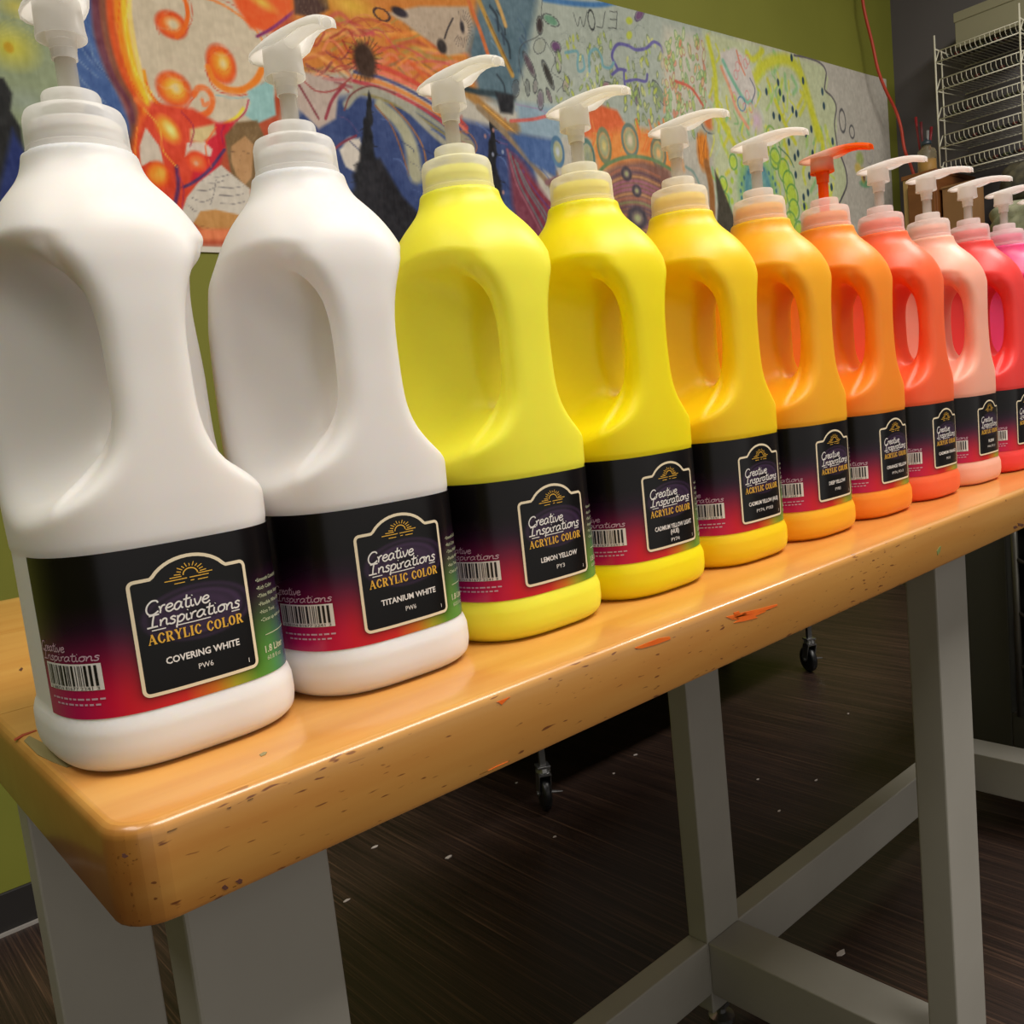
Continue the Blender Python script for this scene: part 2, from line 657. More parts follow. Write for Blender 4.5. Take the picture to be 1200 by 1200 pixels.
def label_mesh_make():
    nu, nz = 275, 123
    us, zs = np.linspace(-LU, LU, nu), np.linspace(LZ0, LZ1, nz)
    U, Z = np.meshgrid(us, zs, indexing='ij')
    P = lab(U, Z, 0.00035).reshape(-1, 3)
    i = np.arange(nu * nz).reshape(nu, nz)
    F = np.stack([i[:-1, :-1], i[1:, :-1], i[1:, 1:], i[:-1, 1:]], -1).reshape(-1, 4)
    me = mesh_np('label', P, F)
    keys = np.array([-68, -45, -28, -8, 4, 12, 22, 32, 42, 50, 69]) / 1000.
    cols = np.array([(178, 30, 104), (190, 26, 84), (206, 24, 44), (214, 44, 40), (214, 120, 34), (176, 168, 46), (96, 150, 50), (66, 140, 70), (60, 100, 110), (66, 84, 140), (70, 70, 140)])
    base = np.stack([np.interp(U, keys, lin(cols)[:, k]) for k in range(3)], -1)
    side = sstep(0.018, 0.030, U)
    zt = 0.066 + 0.002 * side
    v = np.clip((zt - Z) / (zt - 0.0235), 0, 1)
    v = v ** (1.35 - 0.25 * side)
    dark = lin((13, 10, 12))
    mid = lin((56, 16, 52))
    C = dark + (mid - dark) * np.clip(v * 3.0, 0, 1)[..., None]
    C = C + (base - C) * sstep(0.10, 0.92, v)[..., None]
    sd = poly_dist(U, Z, BADGE)
    halo = 1 - np.exp(-np.clip(-sd, 0, 1) / 0.0022)
    C = C * (0.12 + 0.88 * halo)[..., None]
    ins = sstep(-0.0003, 0.0003, sd)[..., None]
    B = np.zeros_like(C) + lin((12, 12, 13))
    el = np.hypot((U - 0.002) / 0.0205, (Z - 0.0555) / 0.0100)
    for rr, w, a in ((1.0, 0.07, .5), (0.78, 0.08, .8), (0.5, 0.25, .75)):
        k = np.exp(-((el - rr) / w) ** 2)[..., None] * a
        B = B * (1 - k) + lin((66, 46, 76)) * k
    C = C * (1 - ins) + B * ins
    at = me.attributes.new('print_colour', 'FLOAT_COLOR', 'POINT')
    buf = np.ones((nu * nz, 4), np.float32)
    buf[:, :3] = C.reshape(-1, 3)
    at.data.foreach_set('color', buf.ravel())
    return me


def attr_mat(name, attr, rough, coat=0.0, spec=0.5):
    m, nt, N, Lk, b = newmat(name)
    a = N.new('ShaderNodeAttribute')
    a.attribute_name = attr
    Lk.new(a.outputs['Color'], b.inputs['Base Color'])
    b.inputs['Roughness'].default_value = rough
    b.inputs['Coat Weight'].default_value = coat
    b.inputs['Coat Roughness'].default_value = 0.2
    b.inputs['Specular IOR Level'].default_value = spec
    return m


label_mesh = label_mesh_make()
label_mat = attr_mat('printed_label', 'print_colour', 0.26, 0.0, 0.32)
cream = plain('cream_print', (236, 222, 190), 0.4)
white_print = plain('white_print', (232, 230, 226), 0.4)
gold_print = plain('gold_print', (230, 178, 60), 0.4)
black_print = plain('black_print', (25, 23, 24), 0.4)
grey_print = plain('pale_violet_print', (206, 170, 190), 0.4)
green_print = plain('pale_green_print', (196, 206, 170), 0.4)


class Decal:
    """flat printed strokes and letters laid on the label surface"""

    def __init__(self, off=0.00055):
        self.V, self.F, self.off = [], [], off

    def quad(self, pts):
        b = len(self.V)
        self.V += [tuple(p) for p in lab([p[0] for p in pts], [p[1] for p in pts], self.off)]
        self.F.append(tuple(range(b, b + len(pts))))

    def rect(self, u0, z0, u1, z1):
        n = max(1, int(abs(u1 - u0) / 0.004))
        for k in range(n):
            a, c = u0 + (u1 - u0) * k / n, u0 + (u1 - u0) * (k + 1) / n
            self.quad([(a, z0), (c, z0), (c, z1), (a, z1)])

    def stroke(self, pts, w, closed=False):
        p = np.array(pts, float)
        if closed:
            d = np.roll(p, -1, 0) - np.roll(p, 1, 0)
        else:
            d = np.gradient(p, axis=0)
        d /= np.linalg.norm(d, axis=1)[:, None] + 1e-12
        nrm = np.stack([-d[:, 1], d[:, 0]], 1)
        ww = np.asarray(w, float) * np.ones(len(p))
        a, c = p + nrm * ww[:, None] / 2, p - nrm * ww[:, None] / 2
        b = len(self.V)
        for q in (a, c):
            self.V += [tuple(v) for v in lab(q[:, 0], q[:, 1], self.off)]
        n = len(p)
        for k in range(n if closed else n - 1):
            j = (k + 1) % n
            self.F.append((b + k, b + n + k, b + n + j, b + j))

    def text(self, s, u0, z0, size, width=None, bold=0.0, align='CENTER', squash=1.0):
        cu = bpy.data.curves.new('t', 'FONT')
        cu.body = s
        cu.size = 1.0
        cu.resolution_u = 2
        cu.offset = bold
        o = bpy.data.objects.new('t', cu)
        COL.objects.link(o)
        dg = bpy.context.evaluated_depsgraph_get()
        me = bpy.data.meshes.new_from_object(o.evaluated_get(dg))
        bm = bmesh.new()
        bm.from_mesh(me)
        bmesh.ops.triangulate(bm, faces=bm.faces)
        co = np.array([v.co[:2] for v in bm.verts])
        fs = [[v.index for v in f.verts] for f in bm.faces]
        bm.free()
        bpy.data.objects.remove(o)
        bpy.data.curves.remove(cu)
        bpy.data.meshes.remove(me)
        if len(co) == 0:
            return
        x0, x1 = co[:, 0].min(), co[:, 0].max()
        sx = size * squash
        if width is not None:
            sx = min(sx, width / (x1 - x0)) if align == 'MAX' else width / (x1 - x0)
        x = (co[:, 0] - (x0 + x1) / 2) * sx + u0 if align != 'LEFT' else (co[:, 0] - x0) * sx + u0
        z = co[:, 1] * size + z0
        b = len(self.V)
        self.V += [tuple(v) for v in lab(x, z, self.off)]
        self.F += [tuple(b + i for i in f) for f in fs]

    def mesh(self, name):
        me = bpy.data.meshes.new(name)
        me.from_pydata(self.V, [], self.F)
        me.update()
        return me


def smooth_pts(pts, n=5):
    p = np.array(pts, float)
    if len(p) < 3:
        return p
    q = np.vstack([2 * p[0] - p[1], p, 2 * p[-1] - p[-2]])
    out = []
    for i in range(1, len(q) - 2):
        for k in range(n):
            t = k / n
            a, b, c, d = q[i - 1], q[i], q[i + 1], q[i + 2]
            out.append(0.5 * ((2 * b) + (-a + c) * t + (2 * a - 5 * b + 4 * c - d) * t * t + (-a + 3 * b - 3 * c + d) * t ** 3))
    out.append(q[-2])
    return np.array(out)


# hand-lettered script alphabet: strokes on a unit x-height (x, y), with advance
SC = {
    'C': ([[(1.15, 1.45), (.95, 1.75), (.5, 1.75), (.12, 1.25), (.05, .6), (.3, .05), (.75, 0), (1.2, .35)]], 1.25),
    'I': ([[(.05, 1.7), (.95, 1.75)], [(.5, 1.72), (.42, .9), (.4, 0)], [(-.05, .0), (.9, .05)]], 1.05),
    'r': ([[(.0, .95), (.15, .5), (.12, 0)], [(.12, .45), (.3, .9), (.6, 1.0)]], .62),
    'e': ([[(.05, .5), (.5, .55), (.72, .75), (.55, 1.0), (.25, .9), (.06, .5), (.2, .1), (.5, 0), (.85, .25)]], .85),
    'a': ([[(.75, .85), (.45, 1.02), (.12, .7), (.08, .2), (.35, .0), (.65, .35), (.78, .95)], [(.78, .95), (.74, .3), (.95, .05)]], .95),
    't': ([[(.35, 1.7), (.28, .8), (.3, .15), (.55, 0), (.72, .15)], [(.0, 1.12), (.75, 1.18)]], .7),
    'i': ([[(.1, .95), (.1, .3), (.25, .0), (.42, .15)], [(.16, 1.42), (.2, 1.5)]], .45),
    'v': ([[(.0, .95), (.15, .3), (.32, .0), (.6, .5), (.72, 1.0)]], .8),
    'n': ([[(.05, .95), (.1, .5), (.08, 0)], [(.1, .5), (.35, .95), (.6, .85), (.62, .4), (.68, .05), (.85, .1)]], .88),
    's': ([[(.6, .85), (.35, 1.02), (.12, .78), (.5, .42), (.45, .06), (.15, 0), (.0, .15)]], .68),
    'p': ([[(.1, .98), (.1, .2), (.04, -.75)], [(.1, .6), (.4, 1.0), (.72, .75), (.62, .2), (.3, .0), (.1, .2)]], .84),
    'o': ([[(.4, 1.0), (.1, .75), (.1, .2), (.4, 0), (.7, .3), (.66, .8), (.4, 1.0), (.85, .95)]], .86),
}


def script_word(D, word, u0, z0, u1, xh, w, slant=0.12):
    tot = sum(SC[c][1] for c in word)
    sx = (u1 - u0) / tot
    x = 0
    for c in word:
        st, adv = SC[c]
        for s in st:
            p = smooth_pts(s, 4)
            p = np.stack([u0 + (x + p[:, 0] + slant * p[:, 1]) * sx, z0 + p[:, 1] * xh], 1)
            D.stroke(p, w)
        x += adv


# bold serif capitals as (thick?, points) strokes in a unit box
def serif_word(D, word, u0, z0, u1, h, gap=0.16):
    G = {
        'A': (1.05, [('n', [(.05, 0), (.5, 1)]), ('w', [(.48, 1), (.88, 0)]), ('n', [(.22, .36), (.72, .36)]), ('n', [(-.05, .03), (.25, .03)]), ('n', [(.66, .03), (1.08, .03)])]),
        'C': (.9, [('c', [(.82, .72), (.62, .95), (.4, .95), (.17, .72), (.12, .5), (.17, .26), (.4, .05), (.62, .06), (.84, .3)])]),
        'R': (1.0, [('w', [(.2, 0), (.2, 1)]), ('n', [(.0, .97), (.5, .97)]), ('w2', [(.45, .96), (.72, .9), (.74, .65), (.5, .52), (.25, .52)]), ('w', [(.5, .5), (.86, .02)]), ('n', [(0, .03), (.42, .03)]), ('n', [(.72, .03), (1.02, .03)])]),
        'Y': (.98, [('w', [(.14, 1), (.5, .48)]), ('n', [(.86, .98), (.52, .45)]), ('w', [(.5, .5), (.5, 0)]), ('n', [(-.02, .97), (.35, .97)]), ('n', [(.66, .97), (1.0, .97)]), ('n', [(.3, .03), (.72, .03)])]),
        'L': (.82, [('w', [(.2, 0), (.2, 1)]), ('n', [(.0, .97), (.42, .97)]), ('n', [(0, .04), (.8, .04)]), ('n', [(.76, .05), (.8, .32)])]),
        'I': (.46, [('w', [(.22, 0), (.22, 1)]), ('n', [(.0, .97), (.44, .97)]), ('n', [(0, .03), (.44, .03)])]),
        'O': (.98, [('o', [(.48 + .36 * math.cos(a), .5 + .45 * math.sin(a)) for a in np.linspace(0, 2 * math.pi, 17)])]),
        ' ': (.5, []),
    }
    tot = sum(G[c][0] + gap for c in word)
    sx = (u1 - u0) / tot
    x = 0
    for c in word:
        adv, st = G[c]
        for kind, p in st:
            p = np.array(p, float)
            q = np.stack([u0 + (x + p[:, 0]) * sx, z0 + p[:, 1] * h], 1)
            if kind == 'n':
                D.stroke(q, h * 0.085)
            elif kind == 'w':
                D.stroke(q, h * 0.20)
            else:
                q = smooth_pts(q, 2)
                d = np.abs(np.gradient(q, axis=0))
                vert = d[:, 1] / (d.sum(1) + 1e-12)
                D.stroke(q, h * (0.08 + 0.14 * vert))
        x += adv + gap


# shared printing
D = Decal()
D.stroke(BADGE, 0.0013, closed=True)
border_mesh = D.mesh('badge_border')
D = Decal(0.0005)
for dz in (0.0,):
    a = np.radians(np.linspace(0, 180, 12))
    D.stroke(np.stack([0.0005 + 0.0028 * np.cos(a), 0.0703 + 0.0023 * np.sin(a)], 1), 0.00045)
    for k in range(11):
        t = math.radians(8 + 164 * k / 10)
        c, s = math.cos(t), math.sin(t)
        r1 = 0.0062 if k % 2 else 0.0070
        D.stroke([(0.0005 + 0.0038 * c, 0.0703 + 0.0031 * s), (0.0005 + r1 * 0.90 * c, 0.0703 + r1 * 0.66 * s)], 0.00035)
    D.stroke([(-.0075, .0700), (-.0030, .0700)], 0.00035)
    D.stroke([(.0035, .0700), (.0090, .0700)], 0.00035)
    D.stroke([(-.0095, .0690), (-.0010, .0690)], 0.00035)
    D.stroke([(.0000, .0690), (.0075, .0690)], 0.00035)
    D.stroke([(-.0060, .0676), (-.0020, .0676)], 0.00032)
    D.stroke([(.0002, .0678), (.0016, .0678)], 0.00032)
    D.stroke([(.0030, .0676), (.0070, .0676)], 0.00032)
serif_word(D, 'ACRYLIC COLOR', -.0182, .0468, .0190, .0038)
gold_mesh = D.mesh('gold_lettering')
D = Decal(0.0006)
script_word(D, 'Creative', -.0178, .0580, .0062, .0028, 0.00062)
script_word(D, 'Inspirations', -.0178, .0532, .0182, .0026, 0.00062)
D.stroke([(-.0165, .0520), (.0000, .0520), (.0178, .0522)], 0.0004)
D.text('1', .0187, .0303, .0026)
white_mesh = D.mesh('script_lettering')
D = Decal()
script_word(D, 'Creative', -.0670, .0482, -.0495, .0019, 0.00042)
script_word(D, 'Inspirations', -.0660, .0448, -.0352, .0018, 0.00042)
rb0 = random.Random(8)
for zz_, ua, ub in ((.0303, -.0630, -.0370), (.0282, -.0600, -.0380)):   # fine print, too small to read in the photo
    uu = ua
    while uu < ub:
        wl = rb0.uniform(.0012, .0030)
        D.stroke([(uu, zz_), (uu + wl, zz_)], .0007)
        uu += wl + .0008
small_mesh = D.mesh('small_script')
D = Decal(0.0005)
D.rect(-.0645, .0336, -.0352, .0437)
bar_bg = D.mesh('barcode')
D = Decal(0.0006)
rb = random.Random(3)
x = -.0632
while x < -.0370:
    w = rb.choice([.00035, .0005, .0008, .0011])
    D.rect(x, .0353, x + w, .0431)
    x += w + rb.choice([.0004, .0006, .0009])
D.text('0 88354 81677 2241 3', -.0498, .0338, .0017, 0.026)
bar_lines = D.mesh('barcode_lines')
D = Decal()
for k, s in enumerate(['•Smooth Consistency', '•Rich Color', '•Thins With Water', '•Flexible When Dry', '•Non Toxic', '•Clean up with water']):
    D.text(s, .0272, .0608 - k * .0033, .0022, align='LEFT')
D.rect(.0285, .0385, .0560, .0388)
D.text('1.8 Liter', .0272, .0315, .0040, align='LEFT', bold=0.02)
D.text('60.8 fl oz', .0278, .0283, .0026, align='LEFT')
side_mesh = D.mesh('side_lettering')
for me in (border_mesh, gold_mesh, white_mesh, small_mesh, bar_bg, bar_lines, side_mesh):
    me.name = me.name

BOTTLES = [
    # rgb, colour word, names, code, cap tint note
    ((236, 232, 228), 'white', ['COVERING WHITE'], 'PW6', 'white paint bottle labelled covering white, nearest the table corner'),
    ((236, 232, 229), 'white', ['TITANIUM WHITE'], 'PW6', 'white paint bottle labelled titanium white, second in the row'),
    ((250, 240, 66), 'lemon', ['LEMON YELLOW'], 'PY3', 'pale lemon yellow paint bottle with a yellow-filled cap beside the titanium white'),
    ((252, 228, 12), 'yellow', ['CADMIUM YELLOW LIGHT', '(HUE)'], 'PY74', 'bright yellow paint bottle right of the lemon yellow one'),
    ((255, 208, 16), 'golden', ['CADMIUM YELLOW (HUE)'], 'PY74, PY83', 'golden yellow paint bottle between bright yellow and amber ones'),
    ((255, 176, 28), 'amber', ['DEEP YELLOW'], 'PY83', 'amber deep yellow paint bottle left of the one with the orange pump'),
    ((255, 142, 34), 'orange', ['ORANGE YELLOW'], 'PY74, PO13', 'orange paint bottle with the only orange-stained pump'),
    ((255, 104, 58), 'red-orange', ['CADMIUM ORANGE'], 'PO13', 'coral red-orange paint bottle before the pale flesh one'),
    ((250, 176, 152), 'flesh', ['FLESH'], 'PW6, PO13', 'pale flesh pink paint bottle between coral and red ones'),
    ((238, 66, 62), 'red', [], '', 'red paint bottle just beyond the pale flesh one'),
    ((238, 70, 128), 'pink', [], '', 'hot pink paint bottle at the right edge of the photo'),
    ((196, 40, 120), 'magenta', [], '', 'magenta paint bottle, last of the row and mostly out of view'),
]
BX0, BD, BY = 0.05230, 0.09611, 0.09353


def bottle_plastic(name, rgb):
    m, nt, N, Lk, b = newmat(name)
    b.inputs['Base Color'].default_value = L4(rgb)
    b.inputs['Roughness'].default_value = 0.42
    b.inputs['Specular IOR Level'].default_value = 0.35
    b.inputs['Subsurface Weight'].default_value = 0.55
    b.inputs['Subsurface Radius'].default_value = (0.016, 0.012, 0.008)
    b.inputs['Subsurface Scale'].default_value = 1.0
    return m


def slot(o, mat):
    """give this object its own material on a shared mesh"""
    if len(o.data.materials) == 0:
        o.data.materials.append(None)
    o.material_slots[0].link = 'OBJECT'
    o.material_slots[0].material = mat


for i, (rgb, word, names, code, text) in enumerate(BOTTLES):
    root = thing('paint_bottle', text, 'paint bottle', (BX0 + i * BD, BY, 0.0), 'acrylic paint pump bottles in a row along the table edge')
    mat = bottle_plastic(word + '_bottle_plastic', rgb)
    b = link('body', body_mesh, None, root)
    slot(b, mat)
    n = link('neck', neck_mesh, None, root)
    slot(n, mat)
    lb = link('label', label_mesh, label_mat, root)
    link('badge_border', border_mesh, cream, lb)
    link('gold_lettering', gold_mesh, gold_print, lb)
    link('script_lettering', white_mesh, white_print, lb)
    link('small_script', small_mesh, grey_print, lb)
    link('barcode', bar_bg, white_print, lb)
    link('barcode_lines', bar_lines, black_print, lb)
    link('side_lettering', side_mesh, green_print, lb)
    cp = link('cap', cap_mesh, None, root)
    slot(cp, cap_plastic)
    st = link('pump_stem', stem_mesh, None, root)
    slot(st, orange_stem if i == 6 else stem_plastic)
    hd = link('pump_head', head_mesh, None, root)
    slot(hd, orange_head if i == 6 else head_plastic)
    if i == 6:
        hd['label'] = 'orange paint-stained pump head'
    D = Decal(0.0006)
    widths = {'COVERING WHITE': .0290, 'TITANIUM WHITE': .0300, 'LEMON YELLOW': .0265, 'DEEP YELLOW': .0235, 'FLESH': .0125, 'MAGENTA': .018, 'BRIGHT RED': .021, 'ROSE PINK': .019, '(HUE)': .0078}
    for k, s in enumerate(names):
        D.text(s, 0.0012, .0384 - .0034 * k, .0036, widths.get(s, .0345), bold=0.025)
    if not names:
        continue
    D.text(code, 0.0012, .0334 - .0030 * (len(names) - 1), .0030, .0035 * len(code) * 0.55, bold=0.0)
    link('colour_name', D.mesh('colour_name'), white_print, lb)


# ------------------------------------------------------------------ table
def beech():
    m, nt, N, Lk, b = newmat('varnished_beech')
    tc = N.new('ShaderNodeTexCoord')

    def noise(scale, detail=3, loc=(0, 0, 0)):
        mp = N.new('ShaderNodeMapping')
        mp.inputs['Scale'].default_value = scale
        mp.inputs['Location'].default_value = loc
        nz = N.new('ShaderNodeTexNoise')
        nz.inputs['Scale'].default_value = 1.0
        nz.inputs['Detail'].default_value = detail
        Lk.new(tc.outputs['Object'], mp.inputs[0])
        Lk.new(mp.outputs[0], nz.inputs['Vector'])
        return nz.outputs['Fac']
    g = noise((5, 45, 60), 4)
    rp = N.new('ShaderNodeValToRGB')
    rp.color_ramp.elements[0].position, rp.color_ramp.elements[0].color = 0.3, L4((208, 140, 62))
    rp.color_ramp.elements[1].position, rp.color_ramp.elements[1].color = 0.7, L4((224, 166, 86))
    Lk.new(g, rp.inputs[0])
    # beech flecks: short dark dashes along the grain, densest towards the near end of the table
    f = noise((105, 620, 560), 1, (3, 1, 2))
    f2 = noise((9, 9, 9), 1, (5, 3, 8))
    th = N.new('ShaderNodeMath')
    th.operation = 'MULTIPLY_ADD'
    Lk.new(f2, th.inputs[0])
    th.inputs[1].default_value = 0.22
    Lk.new(f, th.inputs[2])
    st = N.new('ShaderNodeMapRange')
    st.inputs['From Min'].default_value = 0.785
    st.inputs['From Max'].default_value = 0.835
    Lk.new(th.outputs[0], st.inputs['Value'])
    mx = N.new('ShaderNodeMix')
    mx.data_type = 'RGBA'
    mx.inputs['B'].default_value = L4((132, 74, 30))
    k = N.new('ShaderNodeMath')
    k.operation = 'MULTIPLY'
    # the flecks show only on the sawn front edge, where the rays are cut lengthwise
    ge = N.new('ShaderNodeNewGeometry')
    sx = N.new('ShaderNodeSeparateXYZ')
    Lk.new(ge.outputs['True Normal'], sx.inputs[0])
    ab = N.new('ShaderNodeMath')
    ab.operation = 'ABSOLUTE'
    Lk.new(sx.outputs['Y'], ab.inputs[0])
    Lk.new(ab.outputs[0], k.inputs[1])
    Lk.new(st.outputs[0], k.inputs[0])
    Lk.new(k.outputs[0], mx.inputs['Factor'])
    Lk.new(rp.outputs[0], mx.inputs['A'])
    # multiplied browner on Y-facing sides, darker still on X-facing ends
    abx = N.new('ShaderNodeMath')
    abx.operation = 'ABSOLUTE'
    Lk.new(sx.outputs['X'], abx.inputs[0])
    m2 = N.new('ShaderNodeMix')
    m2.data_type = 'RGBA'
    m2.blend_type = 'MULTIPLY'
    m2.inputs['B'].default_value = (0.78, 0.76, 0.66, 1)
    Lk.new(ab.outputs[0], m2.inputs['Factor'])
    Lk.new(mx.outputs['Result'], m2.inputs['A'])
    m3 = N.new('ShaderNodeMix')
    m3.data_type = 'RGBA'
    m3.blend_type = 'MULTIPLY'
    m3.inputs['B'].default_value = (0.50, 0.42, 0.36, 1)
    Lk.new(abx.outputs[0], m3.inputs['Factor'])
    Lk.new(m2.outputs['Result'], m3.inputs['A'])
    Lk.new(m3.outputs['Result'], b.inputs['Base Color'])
    b.inputs['Roughness'].default_value = 0.36
    b.inputs['Coat Weight'].default_value = 0.7
    b.inputs['Coat Roughness'].default_value = 0.14
    return m


TL, TD, TT = 1.52, 0.585, 0.0348
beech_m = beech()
table = thing('work_table', 'long beech-topped work table with grey steel frame, carrying the paint bottles', 'table', (0, 0, FLOOR_Z))


def board(y0, y1, front, back):
    """one glued board of the table top with rounded outer corners and edges"""
    bm = bmesh.new()
    R = 0.016
    pts = []

    def corner(cx, cy, a0):
        for k in range(7):
            a = math.radians(a0 + 90 * k / 6)
            pts.append((cx + R * math.cos(a), cy + R * math.sin(a)))
    if front:
        corner(R, y0 + R, 180)
        corner(TL - R, y0 + R, 270)
    else:
        pts.extend([(0, y0), (TL, y0)])
    if back:
        corner(TL - R, y1 - R, 0)
        corner(R, y1 - R, 90)
    else:
        pts.extend([(TL, y1), (0, y1)])
    z1, z0 = -FLOOR_Z, -FLOOR_Z - TT
    vs = [bm.verts.new((x, y, z0)) for x, y in pts]
    f = bm.faces.new(vs[::-1])
    r = bmesh.ops.extrude_face_region(bm, geom=[f])
    for v in r['geom']:
        if isinstance(v, bmesh.types.BMVert):
            v.co.z = z1
    bmesh.ops.recalc_face_normals(bm, faces=bm.faces)

    def outer(e):
        a, b = e.verts
        if abs(a.co.z - b.co.z) > 1e-6:
            return False
        for yy, on in ((y0, front), (y1, back)):
            if not on and abs(a.co.y - yy) < 1e-6 and abs(b.co.y - yy) < 1e-6:
                return False
        return True
    bmesh.ops.bevel(bm, geom=[e for e in bm.edges if outer(e) and e.verts[0].co.z > z0 + 0.01], offset=0.0045, segments=4, affect='EDGES', profile=0.5)
    bmesh.ops.bevel(bm, geom=[e for e in bm.edges if outer(e) and max(v.co.z for v in e.verts) < z0 + 0.001], offset=0.0022, segments=2, affect='EDGES', profile=0.5)
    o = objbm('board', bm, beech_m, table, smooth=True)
    set_sharp(o.data, 35)
    return o


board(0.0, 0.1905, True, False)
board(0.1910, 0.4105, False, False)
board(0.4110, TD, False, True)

steel = noisy('grey_painted_steel', (158, 155, 146), (165, 162, 153), (8, 8, 8), 0.42)
H0 = -FLOOR_Z


def tz(z):
    return z + H0


zinc = plain('zinc_plated_steel', (150, 150, 150), 0.3, 0.9)
rubber = plain('black_rubber', (22, 22, 24), 0.35)
LX = [(.0318, .0950), (.7000, .7640), (1.3960, 1.4600)]
LYF, LYB, LW = 0.0493, 0.3386, 0.028
for x0, x1 in LX:
    for y0 in (LYF, LYB):
        lg = box('leg', (x0, y0, tz(-.630)), (x1, y0 + LW, tz(-TT)), steel, table, 0.0016)
        bm = bmesh.new()
        cx, cy = (x0 + x1) / 2, y0 + LW / 2
        add_lathe(bm, [(.0, 0), (.016, 0), (.016, .006), (.006, .010), (.006, .036), (.0, .036)], 20, (cx, cy, 0))
        add_lathe(bm, [(.0, .0185), (.011, .0185), (.011, .0240), (.0, .0240)], 6, (cx, cy, 0))
        objbm('foot_leveller', bm, zinc, lg)
        bm = bmesh.new()
        add_lathe(bm, [(.0, 0), (.0048, 0), (.0040, .0025), (.0, .0030)], 12)
        bmesh.ops.rotate(bm, verts=bm.verts, cent=(0, 0, 0), matrix=Matrix.Rotation(math.radians(90), 3, 'X'))
        bmesh.ops.translate(bm, verts=bm.verts, vec=(cx + .002, y0, tz(-.600)))
        objbm('bolt', bm, zinc, lg)
    box('side_stretcher', (x0 + .001, LYF + LW, tz(-.604)), (x1 - .001, LYB, tz(-.538)), steel, table, 0.0016)
    box('top_bearer', (x0 + .004, LYF + LW, tz(-.0800)), (x1 - .004, LYB, tz(-TT)), steel, table, 0.0016)
for a, b_ in ((0, 1), (1, 2)):
    box('long_stretcher', (LX[a][1], LYB, tz(-.604)), (LX[b_][0], LYB + LW, tz(-.538)), steel, table, 0.0016)


def pix(px, py):
    return FW + RT * ((px - 600) / FPX) - UP * ((py - 600) / FPX)


def on_plane(px, py, axis, val):
    d = pix(px, py)
    t = (val - CAM_POS[axis]) / d[axis]
    return CAM_POS + d * t


# dried paint smears on the front edge and top of the table
smear_orange = noisy('dried_orange_paint', (238, 100, 10), (245, 116, 16), (90, 90, 90), 0.55)
smear_red = plain('dried_red_paint', (176, 70, 44), 0.5)
smear_green = plain('dried_green_paint', (120, 130, 70), 0.55)
smear_grey = plain('dried_grey_green_paint', (146, 134, 92), 0.45)
smear_dark = plain('dark_speck', (84, 48, 36), 0.5)


def smear(pixels, axis, mat, wob=0.0, label=None):
    val = {1: -0.00025, 2: 0.00025}[axis]
    P3 = [on_plane(px, py, axis, val) for px, py in pixels]
    if axis == 1:
        for p in P3:
            p.z = min(max(p.z, -TT + 0.0026), -0.0045)
    bm = bmesh.new()
    off = Vector((0, 0, H0))
    a = [bm.verts.new(p + off) for p in P3]
    f = bm.faces.new(a)
    r = bmesh.ops.extrude_face_region(bm, geom=[f])
    for v in r['geom']:
        if isinstance(v, bmesh.types.BMVert):
            v.co[axis] += 0.00022 if axis == 1 else -0.00022
    bmesh.ops.recalc_face_normals(bm, faces=bm.faces)
    o = objbm('paint_smear', bm, mat, table)
    if label:
        o['label'] = label
    return o


for P_ in ([(851, 723), (870, 718), (892, 713), (911, 708), (911, 710), (896, 716), (876, 721), (856, 725)],
           [(857, 726), (872, 721), (884, 719), (898, 714), (897, 717), (885, 722), (888, 724), (872, 728), (860, 730), (866, 726)],
           [(860, 718), (866, 716), (868, 720), (874, 717), (876, 722), (866, 726), (861, 724)]):
    smear(P_, 1, smear_orange, label='dried orange paint smear')
for P_ in ([(563, 914), (575, 905), (590, 899), (598, 894), (598, 896), (588, 903), (576, 910), (566, 916)],
           [(572, 904), (582, 898), (596, 896), (590, 901), (580, 906)]):
    smear(P_, 1, smear_orange, label='dried orange paint smear')
smear([(582, 820), (588, 816), (598, 813), (596, 818), (588, 826), (584, 823)], 1, smear_orange, label='dried orange paint smear')
smear([(744, 756), (758, 752), (772, 748), (785, 746), (786, 749), (770, 755), (752, 760), (745, 760)], 1, smear_orange, label='dried orange paint smear')
smear([(815, 800), (817, 795), (819, 792), (820, 795), (817, 801)], 1, smear_red, label='dried red paint fleck')
smear([(1098, 646), (1101, 641), (1103, 640), (1102, 646), (1099, 651)], 1, smear_green, label='green paint fleck')
smear([(194, 962), (200, 958), (206, 960), (204, 965), (197, 966)], 1, smear_dark, label='dark chip')
for px, py, s in ((269, 945, 2.0), (294, 933, 2.6), (251, 1055, 3.2), (264, 1040, 3), (281, 1033, 3.2), (276, 1042, 2), (446, 872, 2.6), (146, 1003, 3), (350, 1008, 2), (1196, 615, 3), (1190, 618, 2)):
    smear([(px + s * math.cos(a) * (1.2 + .4 * math.sin(3 * a + px)), py + s * (.75 + .3 * math.cos(2 * a + py)) * math.sin(a)) for a in np.linspace(0, 2 * math.pi, 9)[:-1]], 1, smear_dark)
smear([(28, 868), (34, 862), (50, 870), (72, 884), (88, 896), (78, 899), (60, 892), (44, 884)], 2, smear_grey, label='grey-green paint stain by the corner')
smear([(16, 866), (26, 860), (42, 855), (43, 856), (28, 862), (17, 868)], 2, smear_red, label='thin red paint streak by the corner')
smear([(304, 884), (309, 881), (313, 881), (311, 884), (306, 886)], 2, smear_grey)
smear([(22, 785), (25, 782), (27, 783), (25, 786)], 2, smear_dark)


